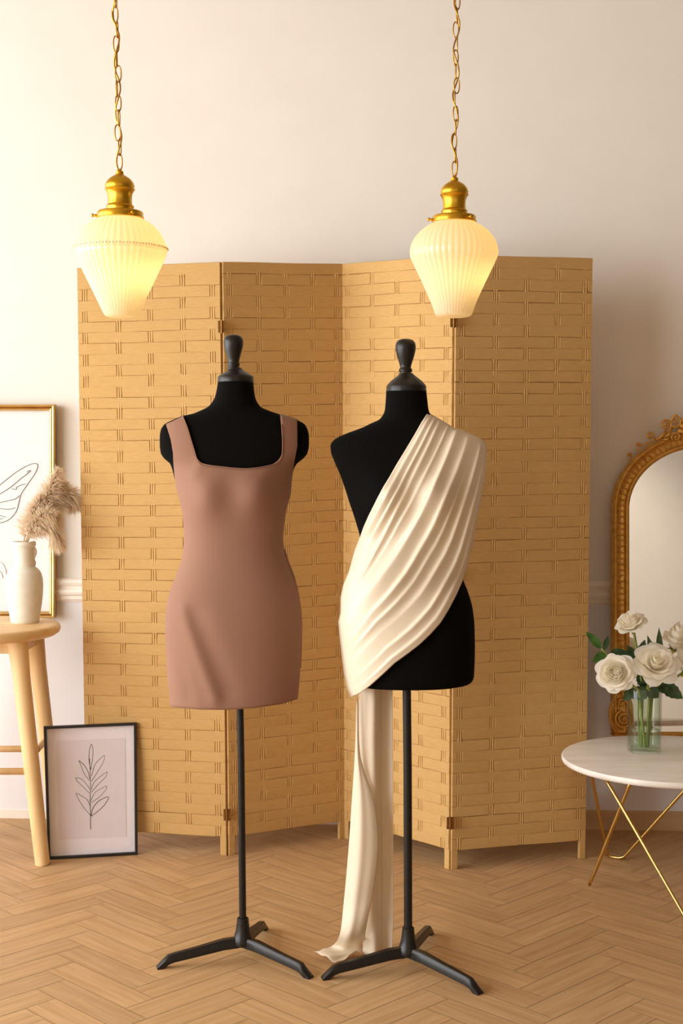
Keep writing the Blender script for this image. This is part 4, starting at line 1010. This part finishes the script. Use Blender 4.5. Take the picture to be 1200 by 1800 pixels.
def basis(axis):
    z = Vector(axis).normalized(); x = z.cross(Vector((0, 1, .2))); x.normalize(); y = z.cross(x); return Matrix((x, y, z)).transposed()
def petal(mb_, Mx, c, phi, width, R_, H, curl, base, seed, tipw=.22, inward=0):
    rr = random.Random(seed); rows = []; nj, ni = 9, 9; wob = rr.uniform(0, 6)
    for j in range(nj + 1):
        t = j / nj; row = []
        for i in range(ni + 1):
            s_ = 2 * i / ni - 1; te = t * (1 - tipw * s_ * s_)
            r_ = R_ * (base + (1 - base) * math.sin(te * PI * .5) ** .8) + curl * max(0, te - .55) ** 2 * 4.2 * R_
            z = H * (te ** .85) - curl * H * max(0, te - .72) ** 2 * 5.5
            wd = width * (.35 + .65 * math.sin(min(1, te * 1.25) * PI * .5)) * (1 - .10 * t)
            a_ = phi + s_ * wd
            if inward: r_ *= 1.08 - inward * te * te
            r_ *= 1 + .05 * s_ * s_ - .02 + .03 * math.sin(s_ * 4 + wob) * t
            z += .03 * H * math.sin(s_ * 5 + wob) * t * t
            row.append(c + Mx @ Vector((r_ * math.cos(a_), r_ * math.sin(a_), z)))
        rows.append(row)
    mb_.grid(rows)
def leaf_mesh(p0, d, up, ln, wd, fold=.25, droop=.2):
    mb_ = MB(); d = Vector(d).normalized(); s_ = d.cross(Vector(up)).normalized(); u_ = s_.cross(d); rows = []
    for j in range(11):
        t = j / 10; w = wd * math.sin(PI * t ** .8) ** .85 * (1 - .12 * (j % 2) * (0 < t < 1)) + 1e-5
        c_ = Vector(p0) + d * ln * t - u_ * droop * ln * t * t
        rows.append([c_ + s_ * w * q + u_ * fold * w * abs(q) for q in (-1, -.5, 0, .5, 1)])
    mb_.grid(rows); return mb_
GRP = 'white roses in the glass vase'
def rose(label, cx, cy, rpx, axis, foot, openness=1.0, depth=0.0, seed=1, bend=(0, 0), leaves=(), tall=1.0, sep='sepal', layers=5, full=False):
    rr = random.Random(seed); C0 = at(cx, cy, GY + depth); k_ = (GY + depth) / F; Rr = rpx * k_; ax = Vector(axis).normalized(); Mx = basis(ax)
    ftp = Vector((GX + foot[0] * k, GY + foot[1] * k, TZ + .013))
    base = C0 - ax * Rr * .62 * tall
    root = thing('rose', label, 'rose', ftp, GRP)
    bl2 = MB()
    spec = [(.16, 3, 1.20, 1.15, 0.0), (.30, 4, 1.0, 1.15, .02), (.46, 5, .85, 1.08, .10), (.64, 5, .80, .98, .26), (.82, 6, .72, .82, .45), (.90, 6, .70, .58, .62)][:layers + 1]
    if full: spec = [(.14, 3, 1.1, 1.10, 0), (.25, 4, .95, 1.10, 0), (.37, 5, .85, 1.07, .0), (.49, 6, .72, 1.03, .02), (.61, 7, .66, .97, .06), (.72, 7, .62, .89, .14), (.82, 8, .60, .77, .26), (.89, 8, .60, .60, .42), (.92, 7, .62, .42, .6)]
    ph = rr.random() * 6
    for li, (rf, nn, wd, hf, cu) in enumerate(spec):
        for q in range(nn):
            petal(bl2, Mx, base, ph + 2 * PI * q / nn + rr.uniform(-.15, .15), wd * (1 + rr.uniform(-.1, .1)), Rr * rf * (1 if li < 3 else openness) * rr.uniform(.95, 1.05), Rr * hf * 1.18 * tall * rr.uniform(.93, 1.05), cu * openness, .10, seed * 100 + li * 10 + q, inward=(.75, .68, .58, .48, .36, .24, .1, 0, 0)[li] if full else 0)
        ph += .6
    bl2.build('blossom', 'petal', root, fix=False)
    cl = MB(); cl.lathe([(.001, -Rr * .22), (Rr * .10, -Rr * .20), (Rr * .20, -Rr * .08), (Rr * .30, Rr * .06), (Rr * .22, Rr * .02)], base, 16, axis=Mx, capb=False, capt=False)
    for q in range(5):
        a_ = q * 2 * PI / 5; dd = Mx @ Vector((math.cos(a_), math.sin(a_), -.15)); lm = leaf_mesh(base + dd * Rr * .12, dd, ax, Rr * .55, Rr * .10, .3, -.25); cl.add(lm.v, lm.f)
    cl.build('calyx', sep, root, fix=False)
    rimp = Vector((GX + foot[2] * k, GY + foot[3] * k, gz(1212)))
    low = base - ax * Rr * .15
    mid_ = low.lerp(rimp, .5) - ax * Rr * .35 + Vector((bend[0] * k, 0, bend[1] * k))
    sp_ = catmull([low, mid_, rimp, rimp.lerp(ftp, .5), ftp], 40)
    sm = MB(); sm.tube(sp_, 2.3 * k, 10); stem = sm.build('stem', 'stem', root)
    for (t, lx, ly, ly2, wd, dz) in leaves:   # leaf from the stem at t to pixel (lx, ly)
        p0 = sp_[int(t * 40)]; tip = at(lx, ly, GY + dz); d_ = tip - p0
        m3 = leaf_mesh(p0, d_, (0, -1, .35), d_.length, wd * k, .22, ly2); m3.build('leaf', 'leaf', root, fix=False)
    return root
rose('white rose tilted up left, topmost bloom against the mirror frame', 1108, 1094, 25, (-.35, -.35, .8), (-4, 2, -4, 2), .95, .02, 1, (0, 0), [(.28, 1080, 1140, .1, 14, .0), (.32, 1148, 1142, .1, 14, -.01), (.2, 1133, 1124, .0, 9, -.02), (.35, 1098, 1158, .2, 14, .01), (.42, 1134, 1200, .1, 13, -.01), (.25, 1104, 1136, .1, 11, -.02)])
rose('white rose facing left, lowest left bloom nearest the woven screen', 1080, 1183, 28, (-.42, -.85, .25), (2, -3, -12, -4), 1.0, -.06, 2, (2, -4), [(.35, 1096, 1232, .1, 10, -.02)], full=True)
rose('white rose opened towards the viewer above the middle of the vase', 1153, 1166, 30.5, (.05, -.72, .62), (5, -2, 7, -5), 1.08, -.06, 3, (-4, -6), [(.3, 1112, 1228, .15, 14, -.01), (.35, 1157, 1226, .1, 13, -.03), (.3, 1120, 1180, .2, 12, .02)])
rose('white half-open rose standing upright at the right frame edge', 1190, 1122, 29, (.18, -.32, .9), (8, 4, 14, 4), .78, .02, 4, (0, 0), [(.32, 1160, 1105, .1, 9, .0), (.3, 1140, 1118, .1, 10, .01), (.45, 1152, 1150, .1, 9, .02)], 1.25)
rose('white rose cut by the right frame edge, beside the open bloom', 1216, 1172, 30, (.45, -.6, .5), (6, 6, 16, 0), 1.0, -.02, 5, (0, 0), [(.35, 1170, 1215, .25, 12, -.03), (.3, 1200, 1225, .25, 14, -.02), (.4, 1186, 1210, .2, 11, .0)])
# leafy sprig reaching left
ftp = Vector((GX - 6 * k, GY + 3 * k, TZ + .013))
sprig = thing('leaf_sprig', 'bright green leafy sprig reaching left from the glass vase', 'foliage', ftp)
sp_ = catmull([at(1057, 1140, GY + .05), at(1068, 1153, GY + .045), at(1080, 1170, GY + .03), Vector((GX - 14 * k, GY + 6 * k, gz(1212))), ftp.lerp(Vector((GX - 14 * k, GY + 6 * k, gz(1212))), .5), ftp], 48)
mb = MB(); mb.tube(sp_, 1.5 * k, 8); mb.build('stem', 'stem', sprig)
for (t, x, y, wd, dz, mt) in ((.0, 1030, 1110, 9, .055, 'leafbright'), (.17, 1041, 1163, 11, .03, 'leafbright'), (.08, 1070, 1116, 6, .07, 'leaf'), (.3, 1092, 1140, 10, .05, 'leaf')):
    p0 = sp_[int(t * 48)]; d_ = at(x, y, GY + dz) - p0
    leaf_mesh(p0, d_, (.2, -1, .3), d_.length, wd * k, .2, .05).build('leaf', mt, sprig, fix=False)

# ------------------------------------------------------------------ light
def area(name, loc, rot, sx, sy, e, col):
    ld = bpy.data.lights.new(name, 'AREA'); ld.shape = 'RECTANGLE'; ld.size = sx; ld.size_y = sy; ld.energy = e; ld.color = col
    o = bpy.data.objects.new(name, ld); COL.objects.link(o); o.location = loc; o.rotation_euler = rot; return o
# daylight entering by the tall window in the left wall
area('window_daylight', (XL - .25, (WY0 + WY1) / 2, (WZ0 + WZ1) / 2), (0, -PI / 2, 0), WZ1 - WZ0, WY1 - WY0, 385, (.95, .985, 1.0))
sl = bpy.data.lights.new('added_mirror_fill', 'SPOT'); sl.energy = 110; sl.spot_size = math.radians(75); sl.spot_blend = .8; sl.color = (1, .94, .84); sl.shadow_soft_size = .08  # added fill on the unseen front wall, brightens what the mirror reflects
so_ = bpy.data.objects.new('added_mirror_fill', sl); COL.objects.link(so_); so_.location = (2.0, -1.2, 3.0); so_.rotation_euler = (Vector((2.0, -3.0, 1.5)) - so_.location).to_track_quat('-Z', 'Y').to_euler()
sl = bpy.data.lights.new('added_rose_fill', 'SPOT'); sl.energy = 200; sl.spot_size = math.radians(12); sl.spot_blend = 1.0; sl.color = (1, .95, .86); sl.shadow_soft_size = .3  # added fill spot without a fixture, lifts the roses and tabletop
so_ = bpy.data.objects.new('added_rose_fill', sl); COL.objects.link(so_); so_.location = (-.1, .5, 3.0); so_.rotation_euler = (Vector((.93, 3.85, .56)) - so_.location).to_track_quat('-Z', 'Y').to_euler()
wd = bpy.data.worlds.new('world'); sc.world = wd; wd.use_nodes = True
bg = wd.node_tree.nodes['Background']; bg.inputs[0].default_value = (.92, .95, 1, 1); bg.inputs[1].default_value = 1.2

sc.view_settings.view_transform = 'Standard'; sc.view_settings.look = 'None'; sc.view_settings.gamma = 1
sc.view_settings.use_curve_mapping = False
sc.view_settings.exposure = -0.10
sc.cycles.use_denoising = True
sc.cycles.max_bounces = 10; sc.cycles.diffuse_bounces = 6; sc.cycles.transparent_max_bounces = 24
